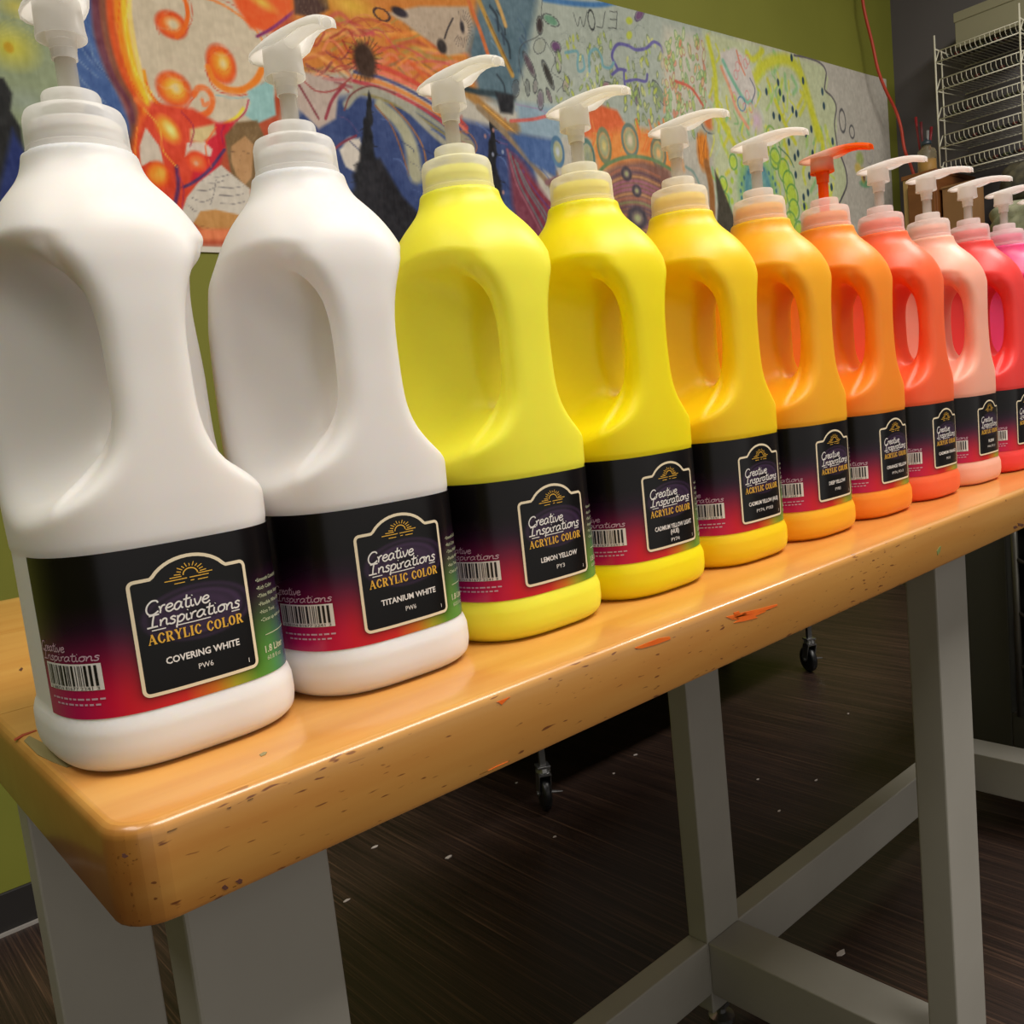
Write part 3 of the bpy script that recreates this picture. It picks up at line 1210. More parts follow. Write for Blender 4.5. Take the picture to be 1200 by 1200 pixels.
# ------------------------------------------------------------------ rolling cart behind the table (its casters show beneath the table top)
cart = thing('rolling_cart', 'low dark rolling cart behind the table, only its black casters showing', 'cart', (0, 0, FLOOR_Z))
dark_board = plain('dark_cart_laminate', (48, 42, 38), 0.5)
box('body', (0.93, 0.90, tz(-.49)), (2.03, 1.25, tz(-.10)), dark_board, cart, 0.003)
box('top', (0.92, 0.89, tz(-.10)), (2.04, 1.26, tz(-.08)), dark_board, cart, 0.003)


def caster(px, py, rz):
    x = y = 0.0
    bm = bmesh.new()
    add_box(bm, (x - .013, y - .013, tz(-.571)), (x + .013, y + .013, tz(-.566)), .001)
    add_box(bm, (x - .006, y - .006, tz(-.566)), (x + .006, y + .006, tz(-.49)), .001)
    o = objbm('caster', bm, zinc, cart)
    o.location = (px, py, 0)
    o.rotation_euler = (0, 0, rz)
    bm = bmesh.new()
    add_lathe(bm, [(.0, tz(-.583)), (.013, tz(-.583)), (.015, tz(-.578)), (.013, tz(-.571)), (.0, tz(-.571))], 20, (x, y, 0))
    for s in (-1, 1):
        vs = [(x + s * .0105, y - .014, tz(-.583)), (x + s * .0105, y + .012, tz(-.583)), (x + s * .0105, y + .022, tz(-.622)), (x + s * .0105, y + .008, tz(-.634)), (x + s * .0105, y - .002, tz(-.625))]
        v1 = [bm.verts.new(v) for v in vs]
        f = bm.faces.new(v1)
        r = bmesh.ops.extrude_face_region(bm, geom=[f])
        for v in r['geom']:
            if isinstance(v, bmesh.types.BMVert):
                v.co.x += s * .002
    add_box(bm, (x - .0125, y - .014, tz(-.585)), (x + .0125, y + .012, tz(-.581)))
    bmesh.ops.recalc_face_normals(bm, faces=bm.faces)
    objbm('fork', bm, zinc, o)
    bm = bmesh.new()
    prof = [(.0, -.008), (.022, -.008), (.029, -.0085), (.033, -.006), (.034, 0), (.033, .006), (.029, .0085), (.022, .008), (.0, .008)]
    add_lathe(bm, prof, 28)
    bmesh.ops.rotate(bm, verts=bm.verts, cent=(0, 0, 0), matrix=Matrix.Rotation(math.radians(90), 3, 'Y'))
    bmesh.ops.translate(bm, verts=bm.verts, vec=(x, y + .010, .034))
    objbm('wheel', bm, rubber, o, smooth=True)
    bm = bmesh.new()
    add_tube(bm, [(x - .0145, y + .010, .034), (x + .0145, y + .010, .034)], .0045, 10)
    add_tube(bm, [(x + .012, y + .004, .035), (x + .034, y - .002, .034)], [.0035, .0015], 8)
    objbm('axle', bm, zinc, o)


for cx, cy in ((0.985, 0.935), (1.955, 0.935), (0.985, 1.21), (1.955, 1.21)):
    caster(cx, cy, math.radians(-28))

# ------------------------------------------------------------------ storage unit with black bins beyond the table
unit = thing('storage_unit', 'grey frame storage unit of black bins beyond the far table leg', 'storage unit', (0, 0, FLOOR_Z))
unit_m = plain('dark_grey_steel', (84, 84, 76), 0.5)
black_bin = plain('black_bin_plastic', (16, 16, 17), 0.3)
UX0, UX1, UY0, UY1 = 1.60, 2.02, -0.16, 0.402
for y0, y1 in ((.318, UY1), (UY0, UY0 + .03)):
    box('side_panel', (UX0, y0, tz(-.600)), (UX1, y1, tz(-.10)), unit_m, unit, 0.002)
box('top_panel', (UX0, UY0 + .03, tz(-.115)), (UX1, .318, tz(-.10)), unit_m, unit, 0.002)
box('bottom_panel', (UX0, UY0 + .03, tz(-.600)), (UX1, .318, tz(-.535)), unit_m, unit, 0.002)
for x in (UX0 + .03, UX1 - .03):
    for y in (UY0 + .03, UY1 - .03):
        bm = bmesh.new()
        add_lathe(bm, [(.0, 0), (.017, 0), (.017, .012), (.008, .016), (.008, .060), (.0, .060)], 16, (x, y, 0))
        objbm('foot', bm, zinc, unit)
satin = plain('satin_wire', (120, 118, 110), 0.35, 0.7)
for y in (.300, -.110):
    bm = bmesh.new()
    add_tube(bm, [(UX0 - .008, y, tz(-.535)), (UX0 - .008, y, tz(-.115))], .006, 10)
    objbm('upright', bm, satin, unit, smooth=True)
wire_dark = plain('dark_wire', (78, 76, 72), 0.35, 0.6)
for k in range(4):
    z0 = -.525 + k * .098
    bn = objbm('bin', (lambda b_: (add_box(b_, (UX0 + .008, -.100, tz(z0 + .004)), (UX1 - .02, .286, tz(z0 + .082)), .010, 3), b_)[1])(bmesh.new()), black_bin, unit)
    bm = bmesh.new()
    add_tube(bm, [(UX0 - .008, .300, tz(z0 + .088)), (UX0 - .010, .285, tz(z0 + .080)), (UX0 - .010, .26, tz(z0 + .078)), (UX0 - .010, -.08, tz(z0 + .078)), (UX0 - .008, -.110, tz(z0 + .088))], .0035, 8)
    objbm('rail', bm, wire_dark, unit, smooth=True)

# ------------------------------------------------------------------ right wall: cabinet, counter, rack
brown = noisy('brown_cabinet_veneer', (112, 66, 28), (126, 76, 34), (4, 4, 30), 0.5)
pale_wood = plain('pale_wood_edge', (168, 136, 84), 0.5)
cab = thing('tall_cabinet', 'narrow brown wooden cabinet in the room corner below the jar', 'cabinet', (3.2, 1.075, FLOOR_Z))
box('body', (0.004, 0.0, 0.0), (.335, .100, tz(.768)), brown, cab, 0.002)
box('edge_strip', (0.0, .100, 0.0), (.335, .116, tz(.768)), pale_wood, cab, 0.001)
box('top', (-.004, -.002, tz(.768)), (.338, .120, tz(.783)), brown, cab, 0.002)
box('door', (-.008, .004, 0.04), (.004, .097, tz(.74)), brown, cab, 0.0015)

ctr = thing('counter', 'low counter against the grey wall under the wire rack', 'counter', (3.2, 0.0, FLOOR_Z))
cm = plain('counter_laminate', (120, 112, 92), 0.5)
box('body', (.010, -.25, 0), (.335, 1.070, tz(.44)), plain('counter_body', (96, 86, 70), 0.6), ctr, 0.002)
box('worktop', (-.01, -.26, tz(.44)), (.338, 1.0720, tz(.465)), cm, ctr, 0.003)
for k in range(3):
    dr = box('door', (.002, -.24 + k * .435, .05), (.010, .18 + k * .435, tz(.43)), plain('counter_door', (104, 94, 76), 0.6), ctr, 0.0015)


def jar(name, x, y, z, label):
    t = thing(name, label, 'jar', (x, y, z))
    bm = bmesh.new()
    add_lathe(bm, [(.0, .001), (.030, .001), (.032, .006), (.032, .070), (.028, .082), (.015, .090), (.015, .098), (.0, .098)], 28)
    objbm('body', bm, plastic('clear_jar_plastic', (190, 180, 150), 0.55, 0.15), t, smooth=True)
    bm = bmesh.new()
    add_lathe(bm, [(.0, .002), (.029, .002), (.030, .006), (.030, .046), (.0, .047)], 28)
    objbm('contents', bm, plain('ochre_paint', (196, 140, 24), 0.4), t, smooth=True)
    bm = bmesh.new()
    add_lathe(bm, [(.0, .098), (.017, .098), (.018, .102), (.017, .112), (.006, .114), (.005, .120), (.0, .121)], 20)
    objbm('lid', bm, plain('dark_lid', (44, 56, 66), 0.4), t, smooth=True)
    return t


jar('paint_jar', 3.26, 1.128, tz(.783) + FLOOR_Z, 'clear jar half full of ochre paint on the brown corner cabinet')

# paint brushes in a cup at the corner of the cabinet
cup = thing('brush_cup', 'red and grey brushes standing in a slim cup at the corner cabinet', 'brush cup', (3.3, 1.155, .783))
bm = bmesh.new()
add_lathe(bm, [(.0, .0), (.018, .0), (.020, .09), (.0185, .09), (.0165, .003), (.0, .003)], 20)
objbm('cup', bm, plain('grey_cup', (120, 120, 122), 0.5), cup, smooth=True)
for k, (dx, dy, hh, c) in enumerate(((.000, .012, .215, (130, 26, 30)), (.008, -.006, .160, (150, 150, 150)), (-.006, .000, .190, (90, 20, 26)), (.010, -.012, .17, (140, 30, 40)))):
    bm = bmesh.new()
    add_tube(bm, [(dx * .4, dy * .4, .004), (dx * 1.6, dy * 1.6, hh * .75), (dx * 1.9, dy * 1.9, hh)], [.003, .004, .0055], 8)
    objbm('brush', bm, plain('brush_handle', c, 0.5), cup, smooth=True)

# clutter on the counter
card = noisy('brown_cardboard', (134, 96, 56), (146, 106, 64), (10, 10, 10), 0.8)
bx = thing('cardboard_box', 'small brown cardboard box on the counter beside the corner cabinet', 'box', (3.22, .965, .465))
box('carton', (0, 0, 0), (.10, .10, .245), card, bx, 0.002)
box('lid_flap', (-.003, -.003, .245), (.104, .104, .252), card, bx, 0.001)
bag_m = noisy('cloudy_plastic_film', (118, 120, 98), (168, 168, 140), (22, 22, 22), 0.32, 0.25)


def bag(name, x0, x1, y0, y1, z0, z1, label, seed, mat):
    nu, nv = 60, 26
    r = np.random.default_rng(seed)
    ph = r.uniform(0, 6.28, (6, 3))
    P = []
    for i in range(nu):
        for j in range(nv):
            a = 2 * math.pi * i / nu
            v = j / (nv - 1)
            e = max(0.0, 1 - abs(2 * v - 1) ** 5) ** 0.35
            c, s = math.cos(a), math.sin(a)
            X = np.sign(c) * abs(c) ** 0.6
            Y = np.sign(s) * abs(s) ** 0.6
            w = sum(math.sin(ph[k, 0] + (k + 1.3) * 2.1 * Y + ph[k, 1] + (k * 1.7 + 1) * 2.6 * v) for k in range(6)) * 0.035
            P.append(((x0 + x1) / 2 + X * e * (x1 - x0) / 2 * (.9 + w), (y0 + y1) / 2 + Y * e * (y1 - y0) / 2 * (.96 + w * .3), z0 + v * (z1 - z0) * (1 + w * .5 * v)))
    idx = np.arange(nu * nv).reshape(nu, nv)
    F = np.stack([idx[:, :-1], np.roll(idx, -1, 0)[:, :-1], np.roll(idx, -1, 0)[:, 1:], idx[:, 1:]], -1).reshape(-1, 4)
    me = mesh_np(name, np.array(P), F)
    o = link(name, me, mat)
    return props(o, label, 'bag')


bag('plastic_bag', 3.21, 3.49, .66, .945, .465, .625, 'bulky grey-green plastic-wrapped bundle on the counter', 3, bag_m)
bag('plastic_bag', 3.21, 3.49, .33, .645, .465, .640, 'second plastic-wrapped bundle on the counter, nearer the viewer', 4, bag_m)
dark_bag = noisy('dark_cloth_bundle', (52, 50, 44), (104, 98, 78), (26, 26, 26), 0.6, 0.3)
bag('dark_bundle', 3.30, 3.50, .70, .93, .628, .760, 'dark crumpled bundle on top of the plastic-wrapped bundle', 5, dark_bag)

# wire rack of markers on the grey wall
rackm = plain('white_coated_wire', (206, 202, 182), 0.4)
RY0, RY1, RXF, RXB, RXW = .822, 1.094, 3.285, 3.318, 3.545
rack = thing('wire_rack', 'white wire rack with five tiers of markers on the grey wall', 'rack', (0, 0, 0))
for y in (RY0, RY1):
    bm = bmesh.new()
    add_tube(bm, [(RXF, y, .800), (RXF, y, 1.245)], .0032, 6)
    objbm('post', bm, rackm, rack, smooth=True)
    bm = bmesh.new()
    add_tube(bm, [(RXB + .02, y, .800), (RXB + .02, y, 1.20)], .0026, 6)
    objbm('post', bm, rackm, rack, smooth=True)
    for z in (.80, 1.20):
        bm = bmesh.new()
        add_tube(bm, [(RXF, y, z), (RXW, y, z)], .0026, 6)
        objbm('bracket', bm, rackm, rack, smooth=True)
TIERS = [.8185, .9105, 1.0070, 1.1040, 1.2000]
mk_cols = [(30, 28, 28), (44, 40, 36), (24, 26, 30), (36, 30, 30), (60, 58, 36), (80, 84, 50), (96, 40, 36), (52, 60, 58)]
mk_mats = [plain('marker_plastic', c, 0.45) for c in mk_cols]
mbm = bmesh.new()
add_lathe(mbm, [(.0, 0), (.0052, .001), (.0058, .004), (.0058, .040), (.0050, .042), (.0050, .120), (.0, .121)], 8)
bmesh.ops.rotate(mbm, verts=mbm.verts, cent=(0, 0, 0), matrix=Matrix.Rotation(math.radians(82), 3, 'Y'))
marker_mesh = bpy.data.meshes.new('marker')
mbm.to_mesh(marker_mesh)
mbm.free()
marker_mesh.polygons.foreach_set('use_smooth', [True] * len(marker_mesh.polygons))
ordw = ['top', 'second', 'third', 'fourth', 'lowest']
for k, z in enumerate(TIERS):
    bm = bmesh.new()
    add_tube(bm, [(RXB, RY0, z), (RXB, RY1, z)], .0022, 6)
    add_tube(bm, [(RXF, RY0, z - .046), (RXF, RY1, z - .046)], .0022, 6)
    add_tube(bm, [(RXW - .01, RY0, z - .020), (RXW - .01, RY1, z - .020)], .0022, 6)
    for y in (RY0, RY1):
        add_tube(bm, [(RXB, y, z), (RXF, y, z - .046)], .0022, 6)
        add_tube(bm, [(RXF, y, z - .046), (RXW, y, z - .030)], .0022, 6)
    ny = 17
    for j in range(ny):
        y = RY0 + (RY1 - RY0) * (j + .5) / ny
        add_tube(bm, [(RXB, y, z), (RXB - .001, y - .001, z - .018), (RXB + .004, y - .003, z - .028), (RXB + .030, y - .006, z - .032), (RXW - .01, y - .006, z - .020)], .0012, 5)
    objbm('tier', bm, rackm, rack, smooth=True)
    for j in range(ny - 1):
        if j > 13 and k % 2:
            continue
        y = RY0 + (RY1 - RY0) * (j + 1.0) / ny
        o = bpy.data.objects.new('marker', marker_mesh)
        COL.objects.link(o)
        slot(o, mk_mats[(j * 5 + k * 3 + (j * j) % 3) % len(mk_mats)])
        o.location = (RXB + .012, y - .004, z - .0245)
        o.rotation_euler = (0, -0.03, 0.02 * math.sin(j * 2.3 + k))
        props(o, 'dark marker lying on the %s tier of the white wire rack' % ordw[4 - k], 'marker', 'markers on the %s tier of the wire rack' % ordw[4 - k])
bxt = thing('storage_box', 'pale beige box standing on the top tier of the wire rack', 'box', (3.365, .80, 1.203))
pale = plain('pale_beige_card', (140, 136, 110), 0.75)
box('carton', (0, 0, 0), (.14, .255, .095), pale, bxt, 0.002)
box('lid', (-.003, -.003, .085), (.143, .258, .117), pale, bxt, 0.002)

# red cord hanging in the room corner
cpix = [(1008, -30, 3.25), (1012, 8, 3.26), (1022, 50, 3.28), (1029, 82, 3.30), (1038, 106, 3.32), (1049, 128, 3.36), (1056, 150, 3.38), (1060, 175, 3.38), (1068, 196, 3.36), (1073, 212, 3.34)]
pts = []
for k, (a, b_, X) in enumerate(cpix):
    p = on_plane(a, b_, 1, 1.332 - .010 * k if k < 6 else 1.27 - (k - 6) * .012)
    pts.append(tuple(p))
bm = bmesh.new()
add_tube(bm, [tuple(v) for v in smooth_pts(pts, 4)], .0058, 8)
props(objbm('cord', bm, plain('orange_red_cord', (190, 62, 40), 0.5), smooth=True), 'orange-red cord hanging down in the room corner beside the mural', 'cord')

# paint chips on the dark floor
chip_m = plain('white_paint_chip', (200, 190, 184), 0.6)
for px, py, s in ((525, 1004, 1.6), (439, 992, 1.3), (745, 884, 1.2), (719, 906, .9), (956, 914, 1.0), (985, 1116, 1.6), (888, 913, .8), (650, 980, .8), (994, 836, .9), (605, 917, .8), (406, 1055, 1.2), (913, 950, .8)):
    p = on_plane(px, py, 2, FLOOR_Z + .001)
    bm = bmesh.new()
    n = 6
    top = [bm.verts.new((s * .0042 * math.cos(k * 1.047) * rb.uniform(.6, 1.5), s * .0026 * math.sin(k * 1.047) * rb.uniform(.6, 1.5), .001)) for k in range(n)]
    f = bm.faces.new(top)
    r = bmesh.ops.extrude_face_region(bm, geom=[f])
    for v in r['geom']:
        if isinstance(v, bmesh.types.BMVert):
            v.co.z -= .001
    bmesh.ops.recalc_face_normals(bm, faces=bm.faces)
    o = objbm('paint_chip', bm, chip_m)
    o.location = (p.x, p.y, FLOOR_Z)
    props(o, 'tiny pale fleck of dried paint on the dark floor', 'paint chip', 'flecks of dried paint on the floor')

MURAL_GAIN = 1.2
# ------------------------------------------------------------------ mural: a long pastel drawing on paper pinned to the green wall
MX0, MX1, MZ0, MZ1, MRES = 0.10, 3.459, 0.470, 1.262, 0.0030
MNX, MNZ = int((MX1 - MX0) / MRES) + 1, int((MZ1 - MZ0) / MRES) + 1
mxs, mzs = np.linspace(MX0, MX1, MNX), np.linspace(MZ0, MZ1, MNZ)
CANVAS = np.zeros((MNX, MNZ, 3)) + np.array((176, 172, 160.))
GX, GZ = np.meshgrid(mxs, mzs, indexing='ij')


def vnoise(seed, sx, sz, amp=1.0, octaves=3):
    r = np.random.default_rng(seed)
    out = np.zeros((MNX, MNZ))
    for o in range(octaves):
        fx, fz = sx * 2 ** o, sz * 2 ** o
        nx, nz = int((MX1 - MX0) * fx) + 3, int((MZ1 - MZ0) * fz) + 3
        g = r.uniform(-1, 1, (nx, nz))
        u, v = (GX - MX0) * fx, (GZ - MZ0) * fz
        i, j = u.astype(int), v.astype(int)
        a, b = u - i, v - j
        a, b = a * a * (3 - 2 * a), b * b * (3 - 2 * b)
        out += (g[i, j] * (1 - a) * (1 - b) + g[i + 1, j] * a * (1 - b) + g[i, j + 1] * (1 - a) * b + g[i + 1, j + 1] * a * b) / 2 ** o
    return out * amp


def mp_(p):
    """a point of the drawing, picked on the photo, as (x, z, metres per pixel) on the paper"""
    q = on_plane(p[0], p[1], 1, WALL_Y)
    d = on_plane(p[0] + 1, p[1], 1, WALL_Y)
    e = on_plane(p[0], p[1] + 1, 1, WALL_Y)
    return q.x, q.z, math.sqrt(abs((d.x - q.x) * (e.z - q.z)) + 1e-12)


def mixin(sl, m, col):
    m = np.clip(m, 0, 1)[..., None]
    CANVAS[sl] = CANVAS[sl] * (1 - m) + np.array(col, float) * m


def window(x0, x1, z0, z1):
    i0, i1 = max(0, int((x0 - MX0) / MRES)), min(MNX, int((x1 - MX0) / MRES) + 2)
    j0, j1 = max(0, int((z0 - MZ0) / MRES)), min(MNZ, int((z1 - MZ0) / MRES) + 2)
    return (slice(i0, max(i0, i1)), slice(j0, max(j0, j1)))


def S(pts, w, col, soft=0.5, a=1.0, w2=None, n=6):
    """a pastel stroke: points and width in photo pixels"""
    P = [mp_(p) for p in pts]
    sc = sum(p[2] for p in P) / len(P)
    Q = smooth_pts([(p[0], p[1]) for p in P], n) if len(P) > 2 else np.array([(p[0], p[1]) for p in P])
    W0 = w * sc / 2
    W1 = (w if w2 is None else w2) * sc / 2
    pad = max(W0, W1) * (1 + soft) + 2 * MRES
    sl = window(Q[:, 0].min() - pad, Q[:, 0].max() + pad, Q[:, 1].min() - pad, Q[:, 1].max() + pad)
    X, Z = GX[sl], GZ[sl]
    if X.size == 0:
        return
    best = np.full(X.shape, -9.0)
    N = len(Q) - 1
    for k in range(N):
        (x0, z0), (x1, z1) = Q[k], Q[k + 1]
        ex, ez = x1 - x0, z1 - z0
        t = np.clip(((X - x0) * ex + (Z - z0) * ez) / (ex * ex + ez * ez + 1e-12), 0, 1)
        d = np.hypot(X - x0 - t * ex, Z - z0 - t * ez)
        ww = W0 + (W1 - W0) * (k + t) / N
        best = np.maximum(best, (ww - d) / np.maximum(ww * soft, MRES * .8))
    mixin(sl, np.clip(best + 0.5 * (soft < .3), 0, 1) * a, col)


def E(c, rx, ry, col, soft=0.4, a=1.0, rot=0.0, ring=None):
    """filled or ring ellipse"""
    x, z, sc = mp_(c)
    rx, ry = rx * sc, ry * sc
    R = max(rx, ry) * 1.4 + 3 * MRES
    sl = window(x - R, x + R, z - R, z + R)
    X, Z = GX[sl] - x, GZ[sl] - z
    if X.size == 0:
        return
    r = math.radians(rot)
    u, v = X * math.cos(r) + Z * math.sin(r), -X * math.sin(r) + Z * math.cos(r)
    q = np.hypot(u / rx, v / ry)
    if ring is None:
        m = (1 - q) / max(soft, 1e-3)
    else:
        hw = ring * sc / 2 / min(rx, ry)
        m = (hw - np.abs(q - 1)) / (hw * max(soft, .3))
    mixin(sl, np.clip(m, 0, 1) * a, col)


def PG(pts, col, soft=2.0, a=1.0):
    """filled polygon with a soft edge"""
    P = [mp_(p) for p in pts]
    Q = np.array([(p[0], p[1]) for p in P])
    sc = P[0][2] * soft
    sl = window(Q[:, 0].min() - sc, Q[:, 0].max() + sc, Q[:, 1].min() - sc, Q[:, 1].max() + sc)
    X, Z = GX[sl], GZ[sl]
    if X.size == 0:
        return
    mixin(sl, (poly_dist(X, Z, Q) / max(sc, MRES) + .5) * a, col)


def leaf(c, L, w, ang, col, edge=None, a=1.0):
    E(c, L, w, col, .35, a, rot=ang)
    if edge:
        E(c, L, w, edge, .5, .8, rot=ang, ring=1.1)


mr = random.Random(21)
# --- left: pale yellow-green night, blue streaks
PG([(-60, -60), (120, -60), (160, 300), (-60, 300)], (128, 142, 112), 8)
E((12, 55), 40, 34, (186, 180, 60), .9)
E((10, 56), 7, 8, (176, 140, 30), .4)
E((18, 8), 26, 18, (176, 170, 84), .9)
E((30, 120), 40, 22, (132, 146, 130), .9)
for k in range(5):
    S([(0, 30 + 4 * k), (20, 20 + 6 * k), (45, 36 + 5 * k)], 2, (206, 196, 96), .6, .4)
PG([(62, -40), (112, -40), (112, 40), (128, 90), (150, 125), (160, 175), (150, 215), (110, 190), (95, 120), (80, 60)], (58, 88, 146), 12)
for k in range(26):
    x0 = mr.uniform(72, 118)
    y0 = mr.uniform(-10, 120)
    c = mr.choice([(96, 130, 178), (44, 68, 128), (76, 110, 160), (120, 146, 176)])
    S([(x0, y0), (x0 + 6, y0 + 22), (x0 + 22, y0 + 42), (x0 + 40, y0 + 58)], mr.uniform(1.5, 4), c, .8, .65)
PG([(-40, 88), (4, 92), (14, 110), (12, 130), (24, 150), (30, 190), (10, 260), (-60, 300)], (26, 28, 30), 4)
PG([(14, 150), (30, 180), (34, 205), (18, 240), (0, 300), (-20, 300)], (26, 40, 96), 6, .8)
# --- orange flame figure with curls
PG([(112, -30), (350, -30), (345, 60), (330, 120), (310, 290), (160, 290), (150, 200), (160, 160), (135, 100), (114, 40)], (170, 70, 42), 10)
PG([(150, -30), (300, -30), (318, 40), (322, 110), (290, 150), (235, 150), (190, 128), (158, 90), (144, 40)], (198, 186, 162), 6)
for off, w, c in ((0, 17, (96, 46, 62)), (9, 12, (122, 70, 52)), (17, 12, (206, 74, 26)), (26, 12, (240, 128, 24)), (34, 12, (246, 186, 40)), (41, 7, (238, 206, 110))):
    S([(112 + off, -30), (112 + off * .96, 12), (118 + off * .95, 52), (132 + off * .82, 90), (152 + off * .62, 122), (158 + off * .6, 152)], w, c, .7)
S([(158, 150), (150, 190), (152, 226), (160, 270)], 15, (110, 66, 48), .8)
S([(166, 140), (158, 180), (162, 220), (176, 262), (188, 290)], 15, (216, 84, 30), .8)
S([(160, 118), (178, 132), (205, 138), (226, 138), (243, 132), (248, 118), (242, 106), (232, 104), (226, 112)], 9, (232, 104, 40), .5)
S([(236, 118), (238, 124), (243, 122)], 6, (226, 130, 80), .5)
# curls
def curl(cx, cy, rx, ry, outer, inner, core):
    E((cx, cy), rx * 1.12, ry * 1.12, (206, 60, 26), .25)
    E((cx, cy), rx, ry, outer, .5)
    E((cx + rx * .1, cy - ry * .05), rx * .62, ry * .62, inner, .7)
    E((cx + rx * .12, cy), rx * .34, ry * .36, core, .8)
    sp = [(cx + rx * (1.0 - .055 * k) * math.cos(.5 * k + 2.4), cy + ry * (1.0 - .055 * k) * math.sin(.5 * k + 2.4)) for k in range(15)]
    S(sp, 1.8, (196, 50, 24), .5, .9, .8)


curl(203, 105, 21, 20, (240, 138, 34), (244, 186, 60), (206, 190, 140))
S([(168, 84), (174, 108), (190, 126), (212, 128)], 6, (246, 150, 34), .6)
S([(170, 96), (180, 116), (196, 128), (214, 129), (226, 116)], 2.4, (204, 56, 26), .5)
curl(200, 30, 19, 16, (236, 110, 34), (214, 196, 150), (202, 190, 160))
S([(206, -14), (216, 2), (219, 20), (214, 36), (206, 44)], 7, (232, 104, 30), .5)
S([(213, -14), (222, 4), (224, 24), (216, 40)], 2, (196, 50, 30), .5)
curl(258, 76, 18, 22, (240, 122, 28), (242, 176, 60), (214, 196, 140))
S([(243, 80), (250, 96), (266, 106), (284, 106), (298, 96), (306, 82)], 10, (240, 120, 30), .5)
S([(240, 84), (250, 104), (268, 112), (290, 111), (308, 98)], 2.4, (190, 44, 34), .5)
PG([(288, 108), (318, 92), (322, 136), (300, 146), (286, 136), (292, 122)], (140, 186, 186), 3)
S([(252, 112), (272, 116), (292, 114)], 3, (140, 176, 180), .8)
S([(290, 118), (286, 132), (276, 142)], 3, (170, 30, 70), .6)
S([(284, 128), (276, 138), (262, 146)], 5, (226, 208, 60), .7)
# flame lobes lower down
PG([(176, 120), (225, 128), (262, 150), (250, 160), (232, 178), (226, 230), (206, 270), (180, 290), (164, 230), (160, 160)], (208, 60, 36), 6)
PG([(250, 146), (276, 142), (264, 170), (256, 196), (240, 216), (222, 216), (232, 180)], (196, 26, 44), 5)
E((196, 152), 15, 21, (244, 150, 40), .5, 1, 35)
E((199, 153), 8, 13, (250, 222, 130), .8, 1, 35)
PG([(170, 150), (186, 172), (192, 196), (188, 204), (176, 190), (164, 196), (163, 172)], (204, 192, 176), 2)
E((184, 206), 17, 19, (222, 70, 26), .25, 1, -30)
E((184, 205), 14, 16, (240, 142, 40), .5, 1, -30)
E((187, 203), 7, 10, (226, 168, 60), .8, 1, -30)
PG([(218, 168), (238, 166), (248, 176), (246, 184), (226, 180), (216, 184)], (206, 190, 176), 2)
E((230, 190), 15, 14, (222, 66, 30), .3)
E((230, 190), 10, 9, (232, 120, 60), .6)
E((229, 192), 4, 4, (220, 170, 140), .8)
PG([(222, 152), (250, 146), (252, 158), (236, 168), (222, 166)], (204, 184, 130), 4)
S([(206, 196), (208, 220), (204, 250), (222, 262)], 7, (84, 38, 84), .7)
S([(214, 220), (226, 214), (244, 200), (262, 176)], 5, (70, 44, 92), .7)
for p, w, c in (([(150, 6), (146, 40), (158, 84), (178, 110)], 3, (255, 214, 80)), ([(140, 0), (138, 44), (150, 90), (168, 118)], 2, (214, 60, 20)), ([(226, -6), (262, 8), (296, 34), (312, 60)], 4, (240, 130, 50)), ([(222, -8), (262, 2), (300, 28), (318, 54)], 2, (190, 44, 40)),
                ([(168, 128), (186, 150), (190, 176), (206, 196)], 3, (250, 170, 60)), ([(160, 150), (158, 190), (168, 232), (184, 262)], 3, (246, 140, 50)), ([(212, 132), (226, 150), (222, 172)], 3, (150, 30, 60)), ([(252, 150), (240, 172), (246, 196)], 3, (236, 90, 40)),
                ([(262, 148), (258, 158), (262, 172)], 3, (150, 24, 66)), ([(206, 200), (214, 222), (212, 252)], 3, (150, 40, 80)), ([(192, 238), (204, 252), (206, 276)], 5, (236, 130, 60)), ([(174, 214), (184, 232), (200, 240)], 2, (120, 30, 60))):
    S(p, w, c, .6, .9)
for k in range(22):
    x0, y0 = mr.uniform(176, 300), mr.uniform(6, 120)
    S([(x0, y0), (x0 + 10, y0 + mr.uniform(-6, 6)), (x0 + 22, y0 + mr.uniform(-4, 8))], 5, mr.choice([(206, 196, 174), (186, 170, 150), (196, 190, 170), (200, 178, 160)]), .9, .25)
# seated man in a striped shirt
PG([(262, 160), (276, 144), (300, 142), (312, 168), (304, 196), (294, 222), (282, 224), (270, 206), (266, 184)], (112, 88, 56), 3)
PG([(270, 172), (286, 160), (296, 170), (294, 208), (286, 218), (276, 206), (270, 190)], (176, 134, 90), 2)
S([(270, 178), (277, 180)], 1.4, (60, 40, 34), .4)
S([(284, 178), (291, 181)], 1.4, (60, 40, 34), .4)
S([(281, 182), (280, 192), (284, 194)], 1.2, (120, 84, 56), .4)
S([(278, 200), (288, 202)], 1.4, (110, 60, 46), .4)
for k in range(7):
    S([(268 + 5 * k, 150), (270 + 5 * k, 158), (268 + 4 * k, 168)], 1.6, (150, 122, 76), .5, .6)
PG([(212, 250), (218, 232), (232, 214), (258, 194), (272, 206), (292, 222), (296, 262), (262, 258), (244, 252), (226, 262), (214, 258)], (196, 190, 178), 2)
for pts in ([(244, 206), (256, 208), (268, 205)], [(236, 213), (250, 215), (262, 212)], [(226, 222), (240, 224), (252, 220)], [(222, 231), (236, 237), (248, 233)], [(254, 219), (268, 221), (284, 219)], [(256, 229), (270, 230), (284, 228)], [(258, 239), (270, 240), (286, 237)], [(218, 240), (228, 248), (236, 250)], [(252, 212), (250, 226), (246, 240)]):
    S(pts, 1.6, (52, 50, 62), .4)
PG([(226, 262), (234, 248), (252, 246), (296, 256), (300, 274), (262, 276), (238, 270)], (184, 132, 72), 2)
